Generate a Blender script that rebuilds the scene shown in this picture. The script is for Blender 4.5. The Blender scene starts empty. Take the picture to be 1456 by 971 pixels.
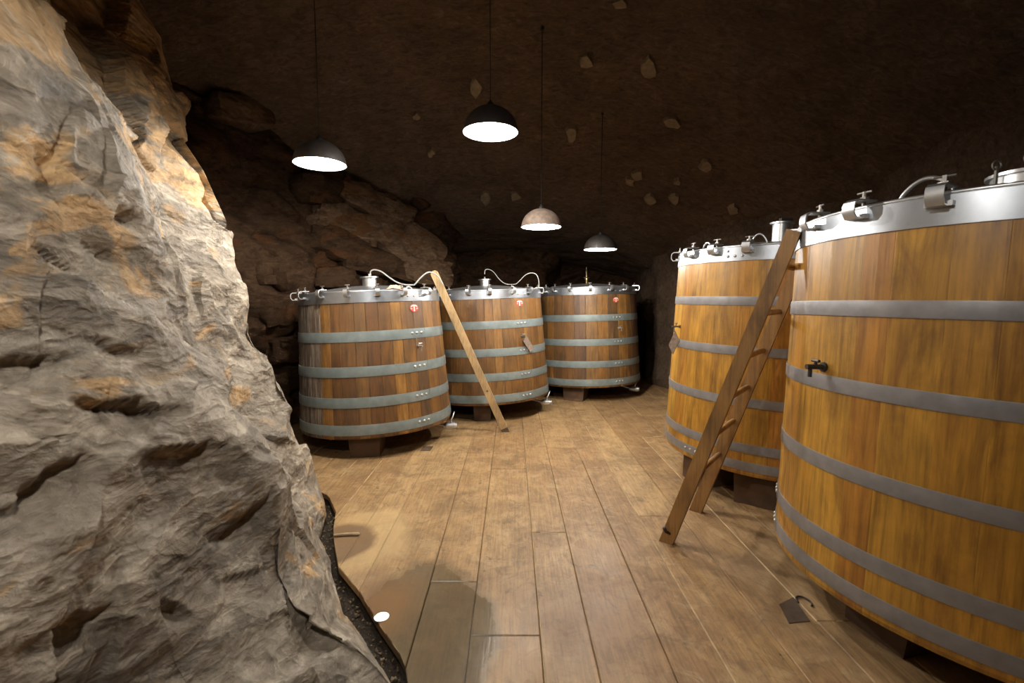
import bpy, math, random
import numpy as np
from mathutils import Vector, Matrix, Euler

# ------------------------------------------------------------------ camera, world, exposure
SC = bpy.context.scene
COL = SC.collection
F_PX, Y_HOR, CAM_H = 671.5, 426.0, 1.65
PITCH = math.atan((485.5 - Y_HOR) / F_PX)
cam_data = bpy.data.cameras.new('camera')
cam_data.sensor_width = 36.0
cam_data.lens = F_PX / 1456 * 36.0
cam_data.clip_start = 0.02
cam_data.dof.use_dof = True
cam_data.dof.focus_distance = 5.0
cam_data.dof.aperture_fstop = 3.2
cam = bpy.data.objects.new('camera', cam_data)
COL.objects.link(cam)
cam.location = (0, 0, CAM_H)
cam.rotation_euler = (math.pi / 2 - PITCH, 0, 0)
SC.camera = cam

world = bpy.data.worlds.new('world')
SC.world = world
world.use_nodes = True
world.node_tree.nodes['Background'].inputs[0].default_value = (0.010, 0.008, 0.006, 1)
world.node_tree.nodes['Background'].inputs[1].default_value = 0.3
SC.view_settings.view_transform = 'Standard'
SC.view_settings.look = 'None'
SC.view_settings.gamma = 1
SC.view_settings.use_curve_mapping = False
SC.view_settings.exposure = 0.0
SC.cycles.use_denoising = True
SC.cycles.max_bounces = 8
SC.cycles.diffuse_bounces = 4
LAMP_W = 114.0
LAMP_COL = (1.0, 0.955, 0.885)

rng = random.Random(7)


# ------------------------------------------------------------------ pixel helpers
def raydir(x, y):
    X = (x - 728) / F_PX
    Z = -(y - 485.5) / F_PX
    return Vector((X, math.cos(PITCH) + Z * math.sin(PITCH), -math.sin(PITCH) + Z * math.cos(PITCH)))


def on_z(x, y, z=0.0):
    d = raydir(x, y)
    t = (z - CAM_H) / d.z
    return Vector((t * d.x, t * d.y, z))


def at_y(x, y, Y):
    d = raydir(x, y)
    t = Y / d.y
    return Vector((t * d.x, Y, CAM_H + t * d.z))


def px_of(p):
    v = Vector(p) - Vector((0, 0, CAM_H))
    dep = v.y * math.cos(PITCH) - v.z * math.sin(PITCH)
    up = v.y * math.sin(PITCH) + v.z * math.cos(PITCH)
    return 728 + F_PX * v.x / dep, 485.5 - F_PX * up / dep


# ------------------------------------------------------------------ materials
def new_mat(name):
    m = bpy.data.materials.new(name)
    m.use_nodes = True
    nt = m.node_tree
    return m, nt, nt.nodes['Principled BSDF']


class NT:
    def __init__(s, nt):
        s.nt = nt

    def n(s, t, **kw):
        nd = s.nt.nodes.new(t)
        for k, v in kw.items():
            if k.startswith('i_'):
                key = k[2:]
                key = int(key) if key.isdigit() else key.replace('_', ' ')
                nd.inputs[key].default_value = v
            else:
                setattr(nd, k, v)
        return nd

    def l(s, a, b):
        s.nt.links.new(a, b)

    def pos(s):
        return s.n('ShaderNodeNewGeometry').outputs['Position']

    def objco(s):
        return s.n('ShaderNodeTexCoord').outputs['Object']

    def scale(s, vec, sc, off=None):
        m = s.n('ShaderNodeMapping')
        m.inputs['Scale'].default_value = sc
        s.l(vec, m.inputs['Vector'])
        if off is not None:
            s.l(off, m.inputs['Location'])
        return m.outputs[0]

    def noise(s, vec, scale, detail=5, rough=0.55, dist=0.0):
        nd = s.n('ShaderNodeTexNoise')
        nd.inputs['Scale'].default_value = scale
        nd.inputs['Detail'].default_value = detail
        nd.inputs['Roughness'].default_value = rough
        nd.inputs['Distortion'].default_value = dist
        s.l(vec, nd.inputs['Vector'])
        return nd.outputs['Fac']

    def ramp(s, fac, stops):
        r = s.n('ShaderNodeValToRGB')
        e = r.color_ramp.elements
        while len(e) < len(stops):
            e.new(0.5)
        for k, (p, c) in enumerate(stops):
            e[k].position = p
            e[k].color = (c, c, c, 1) if isinstance(c, (int, float)) else (*c, 1)
        s.l(fac, r.inputs[0])
        return r.outputs[0]

    def mix(s, fac, a, b, mode='MIX'):
        m = s.n('ShaderNodeMix', data_type='RGBA', blend_type=mode)
        for sock, v in ((m.inputs[0], fac), (m.inputs[6], a), (m.inputs[7], b)):
            if isinstance(v, (int, float)):
                sock.default_value = v
            elif isinstance(v, tuple):
                sock.default_value = (*v, 1)
            else:
                s.l(v, sock)
        return m.outputs[2]

    def math(s, op, a, b=None, c=None):
        m = s.n('ShaderNodeMath', operation=op)
        for k, v in enumerate((a, b, c)):
            if v is None:
                continue
            if isinstance(v, (int, float)):
                m.inputs[k].default_value = v
            else:
                s.l(v, m.inputs[k])
        return m.outputs[0]

    def bump(s, bsdf, hgt, strength=0.5, dist=0.01):
        b = s.n('ShaderNodeBump')
        b.inputs['Strength'].default_value = strength
        b.inputs['Distance'].default_value = dist
        s.l(hgt, b.inputs['Height'])
        s.l(b.outputs[0], bsdf.inputs['Normal'])


def simple(name, col, rough=0.5, metal=0.0, var=0.15, nscale=30, bump=0.0):
    m, nt, b = new_mat(name)
    t = NT(nt)
    nz = t.noise(t.objco(), nscale)
    dark = tuple(c * (1 - var) for c in col)
    lite = tuple(min(1, c * (1 + var)) for c in col)
    t.l(t.ramp(nz, [(0.3, dark), (0.7, lite)]), b.inputs['Base Color'])
    b.inputs['Roughness'].default_value = rough
    b.inputs['Metallic'].default_value = metal
    if bump:
        t.bump(b, nz, bump, 0.004)
    return m


def stave_mat(name, pal, grime, grime_amt, rough=0.5, weather=None):
    """vertical-grained oak; pal = per-stave colours"""
    m, nt, b = new_mat(name)
    t = NT(nt)
    co = t.objco()
    rnd = t.n('ShaderNodeObjectInfo').outputs['Random']
    base = t.ramp(rnd, [(k / (len(pal) - 1), c) for k, c in enumerate(pal)])
    shift = t.n('ShaderNodeCombineXYZ')
    t.l(t.math('MULTIPLY', rnd, 37.0), shift.inputs[2])
    grain = t.noise(t.scale(co, (55, 55, 2.2), shift.outputs[0]), 1.0, 6, 0.65, 0.3)
    base = t.mix(1.0, base, t.ramp(grain, [(0.28, 0.50), (0.52, 1.0), (0.75, 1.22)]), 'MULTIPLY')
    blot = t.noise(t.scale(co, (9, 9, 1.7), shift.outputs[0]), 1.0, 5, 0.65, 0.8)
    base = t.mix(t.math('MULTIPLY', t.ramp(blot, [(0.45, 0.0), (0.75, 1.0)]), grime_amt), base, grime)
    cross = t.noise(co, 3.2, 5, 0.6, 0.4)
    base = t.mix(1.0, base, t.ramp(cross, [(0.3, 0.74), (0.62, 1.12)]), 'MULTIPLY')
    if weather:
        wn = t.noise(t.scale(co, (38, 38, 3.0)), 1.0, 5, 0.7)
        base = t.mix(t.ramp(wn, [(0.48, 0.0), (0.62, 0.75)]), base, weather)
    t.l(base, b.inputs['Base Color'])
    b.inputs['Roughness'].default_value = rough
    t.bump(b, grain, 0.35, 0.003)
    return m


def rock_mat(name, dark, mid, lite, ochre, ochre_hi, vein=0.5, bump_d=0.012, ochre_lo=0.56, chips=False):
    m, nt, b = new_mat(name)
    t = NT(nt)
    p = t.pos()
    rot = t.n('ShaderNodeMapping')
    rot.inputs['Rotation'].default_value = (0.5, 0.35, 0.5)
    rot.inputs['Scale'].default_value = (0.8, 0.8, 1.5) if chips else (1.0, 1.0, 2.1)
    t.l(p, rot.inputs['Vector'])
    q = rot.outputs[0]
    n1 = t.noise(q, 2.3, 8, 0.62, 0.9)
    n2 = t.noise(q, 7.5, 8, 0.68, 1.4)
    n3 = t.noise(p, 26 if chips else 38, 6, 0.6, 0.2)
    base = t.ramp(n2, [(0.28, dark), (0.5, mid), (0.7, lite)])
    base = t.mix(0.45, base, t.ramp(n1, [(0.35, dark), (0.65, lite)]))
    # ochre staining, stronger high on the face
    sep = t.n('ShaderNodeSeparateXYZ')
    t.l(p, sep.inputs[0])
    hi = t.math('MULTIPLY_ADD', t.math('SUBTRACT', sep.outputs[2], 1.9), ochre_hi, 0.0)
    hi = t.math('MINIMUM', t.math('MAXIMUM', hi, -0.04), 0.17)
    n4 = t.noise(q, 1.7, 5, 0.55, 1.2)
    om = t.ramp(t.math('ADD', n4, hi), [(ochre_lo, 0.0), (ochre_lo + 0.05, 0.85)])
    base = t.mix(om, base, t.ramp(n2, [(0.3, tuple(c * 0.75 for c in ochre)), (0.7, tuple(min(1, c * 1.25) for c in ochre))]))
    # pale mineral bloom
    n5 = t.noise(t.scale(q, (1.0, 1.0, 2.6)), 3.1, 7, 0.66, 0.7)
    base = t.mix(t.math('MULTIPLY', t.ramp(n5, [(0.55, 0.0), (0.68, 1.0)]), vein), base, tuple(min(1, c * 1.3) for c in lite))
    n6 = t.noise(t.scale(q, (2.2, 1.0, 1.0)), 3.7, 6, 0.6, 0.5)
    base = t.mix(t.ramp(n6, [(0.56, 0.0), (0.70, 0.7)]), base, tuple(c * 0.8 for c in dark))
    base = t.mix(1.0, base, t.ramp(n3, [(0.3, 0.88), (0.7, 1.08)]), 'MULTIPLY')
    t.l(base, b.inputs['Base Color'])
    b.inputs['Roughness'].default_value = 0.68 if chips else 0.9
    b.inputs['Specular IOR Level'].default_value = 0.4 if chips else 0.08
    hgt = t.math('ADD', t.math('MULTIPLY', n2, 1.0), t.math('MULTIPLY', n3, 0.35))
    if chips:
        dn = t.n('ShaderNodeTexNoise')
        dn.inputs['Scale'].default_value = 3.0
        dn.inputs['Detail'].default_value = 4
        t.l(q, dn.inputs['Vector'])
        wv = t.n('ShaderNodeVectorMath', operation='MULTIPLY_ADD')
        t.l(dn.outputs['Color'], wv.inputs[0])
        wv.inputs[1].default_value = (0.5, 0.5, 0.5)
        t.l(q, wv.inputs[2])
        hgt = t.math('MULTIPLY', hgt, 0.8)
        for scl, lo, hi_, bh in ((2.6, 0.72, 1.22, 1.6), (6.5, 0.80, 1.16, 1.1), (15.0, 0.88, 1.10, 0.45)):
            vo = t.n('ShaderNodeTexVoronoi')
            vo.inputs['Scale'].default_value = scl
            t.l(wv.outputs[0], vo.inputs['Vector'])
            base = t.mix(1.0, base, t.ramp(vo.outputs['Color'], [(0.15, lo), (0.85, hi_)]), 'MULTIPLY')
            hgt = t.math('ADD', hgt, t.math('MULTIPLY', vo.outputs['Distance'], bh))
        t.l(base, b.inputs['Base Color'])
    t.bump(b, hgt, 0.9 if chips else 0.75, bump_d * (2.0 if chips else 1))
    return m


def board_mat():
    m, nt, b = new_mat('oak_floor_boards')
    t = NT(nt)
    p = t.pos()
    rnd = t.n('ShaderNodeObjectInfo').outputs['Random']
    sh = t.n('ShaderNodeCombineXYZ')
    t.l(t.math('MULTIPLY', rnd, 23.0), sh.inputs[1])
    base = t.ramp(rnd, [(0.0, (0.28, 0.160, 0.066)), (0.3, (0.37, 0.228, 0.100)), (0.6, (0.31, 0.180, 0.076)),
                        (0.85, (0.43, 0.275, 0.125)), (1.0, (0.26, 0.145, 0.060))])
    grain = t.noise(t.scale(p, (70, 2.6, 10), sh.outputs[0]), 1.0, 6, 0.65, 0.5)
    base = t.mix(1.0, base, t.ramp(grain, [(0.28, 0.60), (0.52, 1.0), (0.75, 1.22)]), 'MULTIPLY')
    blot = t.noise(p, 2.6, 6, 0.62, 0.8)
    base = t.mix(t.ramp(blot, [(0.42, 0.0), (0.70, 0.75)]), base, (0.130, 0.074, 0.034))
    bl2 = t.noise(p, 6.5, 5, 0.6, 0.6)
    base = t.mix(t.ramp(bl2, [(0.50, 0.0), (0.70, 0.55)]), base, (0.45, 0.315, 0.165))
    swirl = t.noise(p, 3.4, 3, 0.5, 2.6)
    base = t.mix(t.ramp(t.math('ABSOLUTE', t.math('SUBTRACT', swirl, 0.5)), [(0.0, 0.35), (0.03, 0.0)]), base, (0.16, 0.09, 0.05))

    def spot(cx, cy, rx, ry, soft, wob=0.35, ns=2.4):
        mp = t.n('ShaderNodeMapping')
        mp.inputs['Location'].default_value = (-cx / rx, -cy / ry, 0)
        mp.inputs['Scale'].default_value = (1 / rx, 1 / ry, 0)
        t.l(p, mp.inputs['Vector'])
        ln = t.n('ShaderNodeVectorMath', operation='LENGTH')
        t.l(mp.outputs[0], ln.inputs[0])
        nn = t.noise(p, ns, 5, 0.6, 0.5)
        d = t.math('ADD', ln.outputs['Value'], t.math('MULTIPLY', t.math('SUBTRACT', nn, 0.5), wob * 3))
        return t.ramp(d, [(max(0, 1 - soft) * 0.5, 1.0), (0.5, 0.0)]) if False else t.math(
            'SUBTRACT', 1.0, t.math('SMOOTH_MIN', t.math('MAXIMUM', t.math('DIVIDE', t.math('SUBTRACT', d, 1 - soft), soft), 0.0), 1.0, 0.1))

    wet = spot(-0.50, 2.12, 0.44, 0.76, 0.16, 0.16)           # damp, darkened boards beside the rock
    ring = spot(-1.02, 3.15, 0.36, 0.50, 0.30, 0.30)
    core = spot(-1.18, 3.08, 0.27, 0.30, 0.20, 0.25)
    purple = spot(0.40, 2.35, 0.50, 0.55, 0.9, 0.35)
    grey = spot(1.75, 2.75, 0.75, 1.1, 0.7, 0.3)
    scuff = t.noise(t.scale(p, (1.0, 0.6, 1.0)), 7.5, 6, 0.68, 1.6)
    base = t.mix(t.ramp(scuff, [(0.56, 0.0), (0.70, 0.7)]), base, (0.105, 0.056, 0.026))
    speck = t.noise(t.scale(p, (1.0, 0.7, 1.0)), 15, 3, 0.5, 0.5)
    base = t.mix(t.ramp(speck, [(0.70, 0.0), (0.76, 0.75)]), base, (0.045, 0.026, 0.015))
    fine = t.noise(t.scale(p, (26, 4.0, 10), sh.outputs[0]), 1.0, 7, 0.72, 1.2)
    base = t.mix(1.0, base, t.ramp(fine, [(0.3, 0.66), (0.5, 1.0), (0.72, 1.2)]), 'MULTIPLY')
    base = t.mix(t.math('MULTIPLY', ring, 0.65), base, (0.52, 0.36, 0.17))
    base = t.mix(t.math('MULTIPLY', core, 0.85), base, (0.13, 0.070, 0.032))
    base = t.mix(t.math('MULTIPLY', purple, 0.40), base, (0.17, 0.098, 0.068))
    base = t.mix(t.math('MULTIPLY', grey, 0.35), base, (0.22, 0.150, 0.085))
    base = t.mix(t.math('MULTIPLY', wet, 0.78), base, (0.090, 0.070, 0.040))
    rust = spot(-0.70, 2.42, 0.26, 0.34, 0.6, 0.35)
    base = t.mix(t.math('MULTIPLY', rust, 0.8), base, (0.20, 0.105, 0.038))
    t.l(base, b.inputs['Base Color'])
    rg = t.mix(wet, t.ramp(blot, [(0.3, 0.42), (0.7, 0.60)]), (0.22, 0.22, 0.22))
    t.l(rg, b.inputs['Roughness'])
    b.inputs['Specular IOR Level'].default_value = 0.35
    t.bump(b, grain, 0.25, 0.003)
    return m


def plaster_mat():
    m, nt, b = new_mat('sooty_cave_plaster')
    t = NT(nt)
    p = t.pos()
    n1 = t.noise(p, 1.4, 6, 0.6, 0.8)
    n2 = t.noise(t.scale(p, (1.0, 2.2, 1.6)), 9, 7, 0.68, 1.0)
    base = t.ramp(n2, [(0.28, (0.058, 0.037, 0.022)), (0.55, (0.125, 0.082, 0.053)), (0.8, (0.21, 0.150, 0.102))])
    base = t.mix(t.ramp(n1, [(0.4, 0.0), (0.7, 0.5)]), base, (0.034, 0.021, 0.013))
    t.l(base, b.inputs['Base Color'])
    b.inputs['Roughness'].default_value = 0.9
    b.inputs['Specular IOR Level'].default_value = 0.12
    t.bump(b, n2, 0.8, 0.03)
    return m


def gravel_mat():
    m, nt, b = new_mat('damp_gravel')
    t = NT(nt)
    p = t.pos()
    n1 = t.noise(p, 55, 4, 0.7)
    n2 = t.noise(p, 150, 3, 0.7)
    t.l(t.ramp(n1, [(0.35, (0.018, 0.011, 0.006)), (0.58, (0.060, 0.038, 0.019)), (0.75, (0.17, 0.115, 0.060))]), b.inputs['Base Color'])
    b.inputs['Roughness'].default_value = 0.85
    t.bump(b, t.math('ADD', n1, n2), 1.0, 0.02)
    return m


M = {}
M['boards'] = board_mat()
M['gravel'] = gravel_mat()
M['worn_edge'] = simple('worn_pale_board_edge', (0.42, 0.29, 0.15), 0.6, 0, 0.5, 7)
M['plaster'] = plaster_mat()
M['rock'] = rock_mat('grey_limestone', (0.118, 0.090, 0.062), (0.240, 0.192, 0.138), (0.45, 0.385, 0.300),
                     (0.50, 0.310, 0.140), 0.14, 0.7, 0.013, 0.54, True)
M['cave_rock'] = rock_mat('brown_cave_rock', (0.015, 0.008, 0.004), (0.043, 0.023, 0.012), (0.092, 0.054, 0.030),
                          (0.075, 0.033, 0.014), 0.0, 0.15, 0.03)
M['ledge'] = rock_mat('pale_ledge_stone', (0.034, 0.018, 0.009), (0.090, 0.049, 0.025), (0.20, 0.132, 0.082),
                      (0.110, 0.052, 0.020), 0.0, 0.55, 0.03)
M['flake'] = simple('pale_flaked_stone', (0.21, 0.155, 0.092), 0.9, 0, 0.25, 18)
M['old_stave'] = stave_mat('aged_oak_staves', [(0.110, 0.046, 0.012), (0.215, 0.098, 0.020), (0.085, 0.044, 0.020), (0.31, 0.150, 0.030),
                                              (0.150, 0.064, 0.015), (0.120, 0.066, 0.030)], (0.034, 0.020, 0.012), 0.9)
M['grey_stave'] = stave_mat('greyed_oak_staves', [(0.105, 0.074, 0.048), (0.080, 0.055, 0.036), (0.120, 0.080, 0.050)],
                            (0.045, 0.030, 0.020), 0.6, 0.7, (0.27, 0.235, 0.19))
M['new_stave'] = stave_mat('honey_oak_staves', [(0.40, 0.190, 0.022), (0.43, 0.225, 0.028), (0.385, 0.170, 0.021), (0.47, 0.255, 0.034),
                                               (0.41, 0.200, 0.024), (0.36, 0.150, 0.019)], (0.125, 0.048, 0.009), 0.9, 0.40)
M['old_hoop'] = simple('grey_green_hoop_steel', (0.215, 0.255, 0.250), 0.5, 0.3, 0.16, 11)
M['new_hoop'] = simple('dull_grey_hoop_steel', (0.245, 0.235, 0.235), 0.45, 0.45, 0.14, 14)
M['steel'] = simple('brushed_stainless', (0.60, 0.60, 0.60), 0.36, 0.9, 0.06, 12)
M['band'] = simple('satin_stainless_band', (0.37, 0.39, 0.42), 0.36, 0.9, 0.16, 6)
M['dark_steel'] = simple('tarnished_steel', (0.22, 0.20, 0.18), 0.45, 0.8, 0.2, 25)
M['foot'] = simple('dark_oak_block', (0.078, 0.040, 0.017), 0.7, 0, 0.3, 9, 0.3)
M['bottom'] = simple('dark_vat_bottom', (0.09, 0.052, 0.028), 0.8, 0, 0.3, 9)
M['ladder'] = stave_mat('worn_ladder_wood', [(0.30, 0.155, 0.045), (0.34, 0.185, 0.058), (0.27, 0.138, 0.042)], (0.070, 0.034, 0.015), 0.8)
M['plank'] = stave_mat('pale_ash_plank', [(0.46, 0.315, 0.155), (0.53, 0.37, 0.19)], (0.24, 0.15, 0.07), 0.5)
M['plank_tip'] = simple('dirty_plank_end', (0.10, 0.065, 0.04), 0.8)
M['hose'] = simple('clear_plastic_hose', (0.46, 0.46, 0.43), 0.25, 0.0, 0.05)
M['red'] = simple('red_enamel', (0.55, 0.060, 0.040), 0.4, 0, 0.1)
M['white'] = simple('white_enamel', (0.75, 0.66, 0.58), 0.5, 0, 0.05)
M['slate'] = simple('worn_wood_tag', (0.20, 0.145, 0.110), 0.7, 0, 0.3, 40)
M['cloth'] = simple('beige_rag', (0.60, 0.43, 0.31), 0.9, 0, 0.2, 25)
M['shade'] = simple('grey_enamel_painted_unlit', (0.035, 0.028, 0.024), 0.6, 0.0, 0.25, 20)  # dome enamel, darkened in colour so the outside reads unlit
M['painted_lit_shade'] = simple('shade_painted_lit_brown', (0.20, 0.145, 0.11), 0.7, 0.0, 0.3, 22)  # same domes, light falling on the outside painted in as paler brown
M['reflector'] = simple('white_shade_lining', (0.85, 0.85, 0.84), 0.5, 0, 0.02)
M['cord'] = simple('black_cord', (0.010, 0.009, 0.008), 0.6)
M['twig'] = simple('pale_twig', (0.42, 0.32, 0.19), 0.8)
M['iron'] = simple('blackened_iron', (0.055, 0.045, 0.038), 0.5, 0.5, 0.3, 30)


def emit_mat(name, col, strength):
    m, nt, b = new_mat(name)
    b.inputs['Base Color'].default_value = (*col, 1)
    b.inputs['Emission Color'].default_value = (*col, 1)
    b.inputs['Emission Strength'].default_value = strength
    return m


M['bulb'] = emit_mat('lit_bulb', (1.0, 0.97, 0.93), 40.0)
M['floor_glow'] = emit_mat('glowing_floor_disc', (1.0, 0.86, 0.66), 1.0)


# ------------------------------------------------------------------ mesh helpers
class MB:
    def __init__(s):
        s.v, s.f = [], []

    def add(s, vs, fs):
        o = len(s.v)
        s.v += [tuple(p) for p in vs]
        s.f += [tuple(i + o for i in f) for f in fs]
        return s

    def box(s, c, size, mat=None):
        hx, hy, hz = (k / 2 for k in size)
        vs = [Vector((x, y, z)) for x in (-hx, hx) for y in (-hy, hy) for z in (-hz, hz)]
        if mat is not None:
            vs = [mat @ v for v in vs]
        vs = [v + Vector(c) for v in vs]
        return s.add(vs, [(0, 1, 3, 2), (4, 6, 7, 5), (0, 4, 5, 1), (2, 3, 7, 6), (0, 2, 6, 4), (1, 5, 7, 3)])

    def tube(s, pts, r, n=10, caps=True):
        pts = [Vector(p) for p in pts]
        rs = r if isinstance(r, (list, tuple)) else [r] * len(pts)
        up = None
        rings = []
        for i, p in enumerate(pts):
            a = pts[max(0, i - 1)]
            b = pts[min(len(pts) - 1, i + 1)]
            d = (b - a).normalized()
            if up is None:
                up = d.orthogonal().normalized()
            up = (up - d * up.dot(d)).normalized()
            w = d.cross(up)
            rings.append([p + (up * math.cos(k * 2 * math.pi / n) + w * math.sin(k * 2 * math.pi / n)) * rs[i] for k in range(n)])
        vs = [q for rg in rings for q in rg]
        fs = []
        for i in range(len(pts) - 1):
            for k in range(n):
                k2 = (k + 1) % n
                fs.append((i * n + k, i * n + k2, (i + 1) * n + k2, (i + 1) * n + k))
        if caps:
            fs.append(tuple(reversed(range(n))))
            fs.append(tuple(range((len(pts) - 1) * n, len(pts) * n)))
        return s.add(vs, fs)

    def lathe(s, prof, n=32, c=(0, 0, 0), closed=False):
        """prof = [(r, z)] revolved about z"""
        vs = []
        for (r, z) in prof:
            for k in range(n):
                a = 2 * math.pi * k / n
                vs.append((c[0] + r * math.cos(a), c[1] + r * math.sin(a), c[2] + z))
        fs = []
        m = len(prof)
        for i in range(m if closed else m - 1):
            j = (i + 1) % m
            for k in range(n):
                k2 = (k + 1) % n
                fs.append((i * n + k, i * n + k2, j * n + k2, j * n + k))
        return s.add(vs, fs)

    def prism(s, poly, z0, z1):
        """poly = [(x, y)] counter-clockwise"""
        n = len(poly)
        vs = [(x, y, z0) for x, y in poly] + [(x, y, z1) for x, y in poly]
        fs = [tuple(reversed(range(n))), tuple(range(n, 2 * n))]
        fs += [(k, (k + 1) % n, n + (k + 1) % n, n + k) for k in range(n)]
        return s.add(vs, fs)

    def xform(s, mat):
        s.v = [tuple(mat @ Vector(p)) for p in s.v]
        return s

    def build(s, name, mat, parent=None, smooth=False, angle=None):
        me = bpy.data.meshes.new(name)
        me.from_pydata(s.v, [], s.f)
        me.materials.append(M[mat] if isinstance(mat, str) else mat)
        if smooth:
            me.polygons.foreach_set('use_smooth', [True] * len(me.polygons))
            if angle:
                me.set_sharp_from_angle(angle=angle)
        me.update()
        o = bpy.data.objects.new(name, me)
        COL.objects.link(o)
        if parent is not None:
            o.parent = parent
        return o


def tag(o, label, cat, group=None):
    o['label'] = label
    o['category'] = cat
    if group:
        o['group'] = group
    return o


def empty(name, loc=(0, 0, 0)):
    o = bpy.data.objects.new(name, None)
    o.empty_display_size = 0.1
    COL.objects.link(o)
    o.location = loc
    return o


def struct(o):
    o['kind'] = 'structure'
    return o


def catmull(pts, per=8):
    pts = [Vector(p) for p in pts]
    out = []
    for i in range(len(pts) - 1):
        p0, p1, p2, p3 = pts[max(0, i - 1)], pts[i], pts[i + 1], pts[min(len(pts) - 1, i + 2)]
        for k in range(per):
            t = k / per
            out.append(0.5 * ((2 * p1) + (p2 - p0) * t + (2 * p0 - 5 * p1 + 4 * p2 - p3) * t * t + (3 * p1 - p0 - 3 * p2 + p3) * t ** 3))
    out.append(pts[-1])
    return out


# ------------------------------------------------------------------ rock relief (numpy)
def h3(c, seed):
    x = c[..., 0].astype(np.int64) * 73856093 ^ c[..., 1].astype(np.int64) * 19349663 ^ c[..., 2].astype(np.int64) * 83492791 ^ (seed * 2654435761)
    x = (x ^ (x >> 13)) * 1274126177 & 0x7fffffff
    x = (x ^ (x >> 15)) * 2246822519 & 0x7fffffff
    return ((x ^ (x >> 16)) & 0xffff) / 65535.0


def facets(P, seed, sharp=14.0, tilt=1.0, step=0.5):
    """blend of randomly tilted planes, one per Voronoi cell: chipped, faceted stone"""
    cell = np.floor(P)
    num = np.zeros(len(P))
    den = np.zeros(len(P)) + 1e-9
    for dx in (-1, 0, 1):
        for dy in (-1, 0, 1):
            for dz in (-1, 0, 1):
                c = cell + (dx, dy, dz)
                r = [h3(c, seed + k) for k in range(7)]
                d = P - (c + np.stack(r[:3], -1))
                w = np.exp(-sharp * np.sum(d * d, -1))
                val = (r[3] - 0.5) * 2 * step + tilt * (d[:, 0] * (r[4] - .5) + d[:, 1] * (r[5] - .5) + d[:, 2] * (r[6] - .5)) * 2
                num += w * val
                den += w
    return num / den


def crease(P, seed, tilt=0.9, step=0.35, curv=0.55):
    """upper envelope of tilted paraboloids: smooth faces meeting in sharp creases"""
    cell = np.floor(P)
    best = np.full(len(P), -1e9)
    for dx in (-1, 0, 1):
        for dy in (-1, 0, 1):
            for dz in (-1, 0, 1):
                c = cell + (dx, dy, dz)
                r = [h3(c, seed + k) for k in range(7)]
                d = P - (c + np.stack(r[:3], -1))
                val = (r[3] - 0.5) * 2 * step + tilt * (d[:, 0] * (r[4] - .5) + d[:, 1] * (r[5] - .5) + d[:, 2] * (r[6] - .5)) * 2 - curv * np.sum(d * d, -1)
                best = np.maximum(best, val)
    return best


def vnoise(P, seed):
    c = np.floor(P)
    f = P - c
    f = f * f * (3 - 2 * f)
    out = 0
    for dx in (0, 1):
        for dy in (0, 1):
            for dz in (0, 1):
                w = (f[:, 0] if dx else 1 - f[:, 0]) * (f[:, 1] if dy else 1 - f[:, 1]) * (f[:, 2] if dz else 1 - f[:, 2])
                out = out + w * h3(c + (dx, dy, dz), seed)
    return out * 2 - 1


BED = np.array(Euler((0.45, 0.35, 0.5)).to_matrix())


def relief(P, amps, seed, aniso=(1.0, 1.0, 1.9)):
    Q = (P @ BED.T) * np.array(aniso)
    warp = np.stack([vnoise(Q * 2.1, seed + 50 + k) for k in range(3)], -1) * 0.16
    Q = Q + warp
    out = np.zeros(len(P))
    for k, (freq, amp, sharp, tilt, step) in enumerate(amps):
        out += amp * facets(Q * freq, seed + 11 * k, sharp, tilt, step)
    return out


def grid_object(name, G, mat, parent=None, smooth=True, flip=False, sharp=None):
    """G = (rows, cols, 3) array"""
    R, C, _ = G.shape
    idx = np.arange(R * C).reshape(R, C)
    a, b, c, d = idx[:-1, :-1].ravel(), idx[:-1, 1:].ravel(), idx[1:, 1:].ravel(), idx[1:, :-1].ravel()
    F = np.stack([a, d, c, b] if flip else [a, b, c, d], -1)
    me = bpy.data.meshes.new(name)
    me.vertices.add(R * C)
    me.vertices.foreach_set('co', G.reshape(-1).astype(np.float32))
    me.loops.add(F.size)
    me.loops.foreach_set('vertex_index', F.ravel().astype(np.int32))
    me.polygons.add(len(F))
    me.polygons.foreach_set('loop_start', np.arange(0, F.size, 4, dtype=np.int32))
    me.polygons.foreach_set('loop_total', np.full(len(F), 4, dtype=np.int32))
    me.update(calc_edges=True)
    if smooth:
        me.polygons.foreach_set('use_smooth', np.ones(len(F), dtype=bool))
        if sharp:
            me.set_sharp_from_angle(angle=sharp)
    me.materials.append(M[mat])
    o = bpy.data.objects.new(name, me)
    COL.objects.link(o)
    if parent is not None:
        o.parent = parent
    return o


def grid_normals(G):
    du = np.gradient(G, axis=1)
    dv = np.gradient(G, axis=0)
    n = np.cross(du, dv)
    return n / (np.linalg.norm(n, axis=-1, keepdims=True) + 1e-9)


def resample(path, n):
    path = np.array(path, float)
    seg = np.linalg.norm(np.diff(path, axis=0), axis=1)
    s = np.concatenate([[0], np.cumsum(seg)])
    u = np.linspace(0, s[-1], n)
    return np.stack([np.interp(u, s, path[:, k]) for k in range(path.shape[1])], -1)


# ------------------------------------------------------------------ the cave shell
CEIL_Y = [-4, 2, 4, 5.1, 6.2, 7.5, 9.0, 10.0, 11.0, 12.5]
CEIL_Z = [4.95, 4.95, 4.72, 4.44, 4.06, 3.50, 2.95, 2.75, 2.6, 2.5]


def ceil_z(x, y):
    return np.interp(y, CEIL_Y, CEIL_Z) - 0.035 * np.square(np.minimum(x, 0)) - 0.055 * np.square(np.maximum(x, 0))


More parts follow.
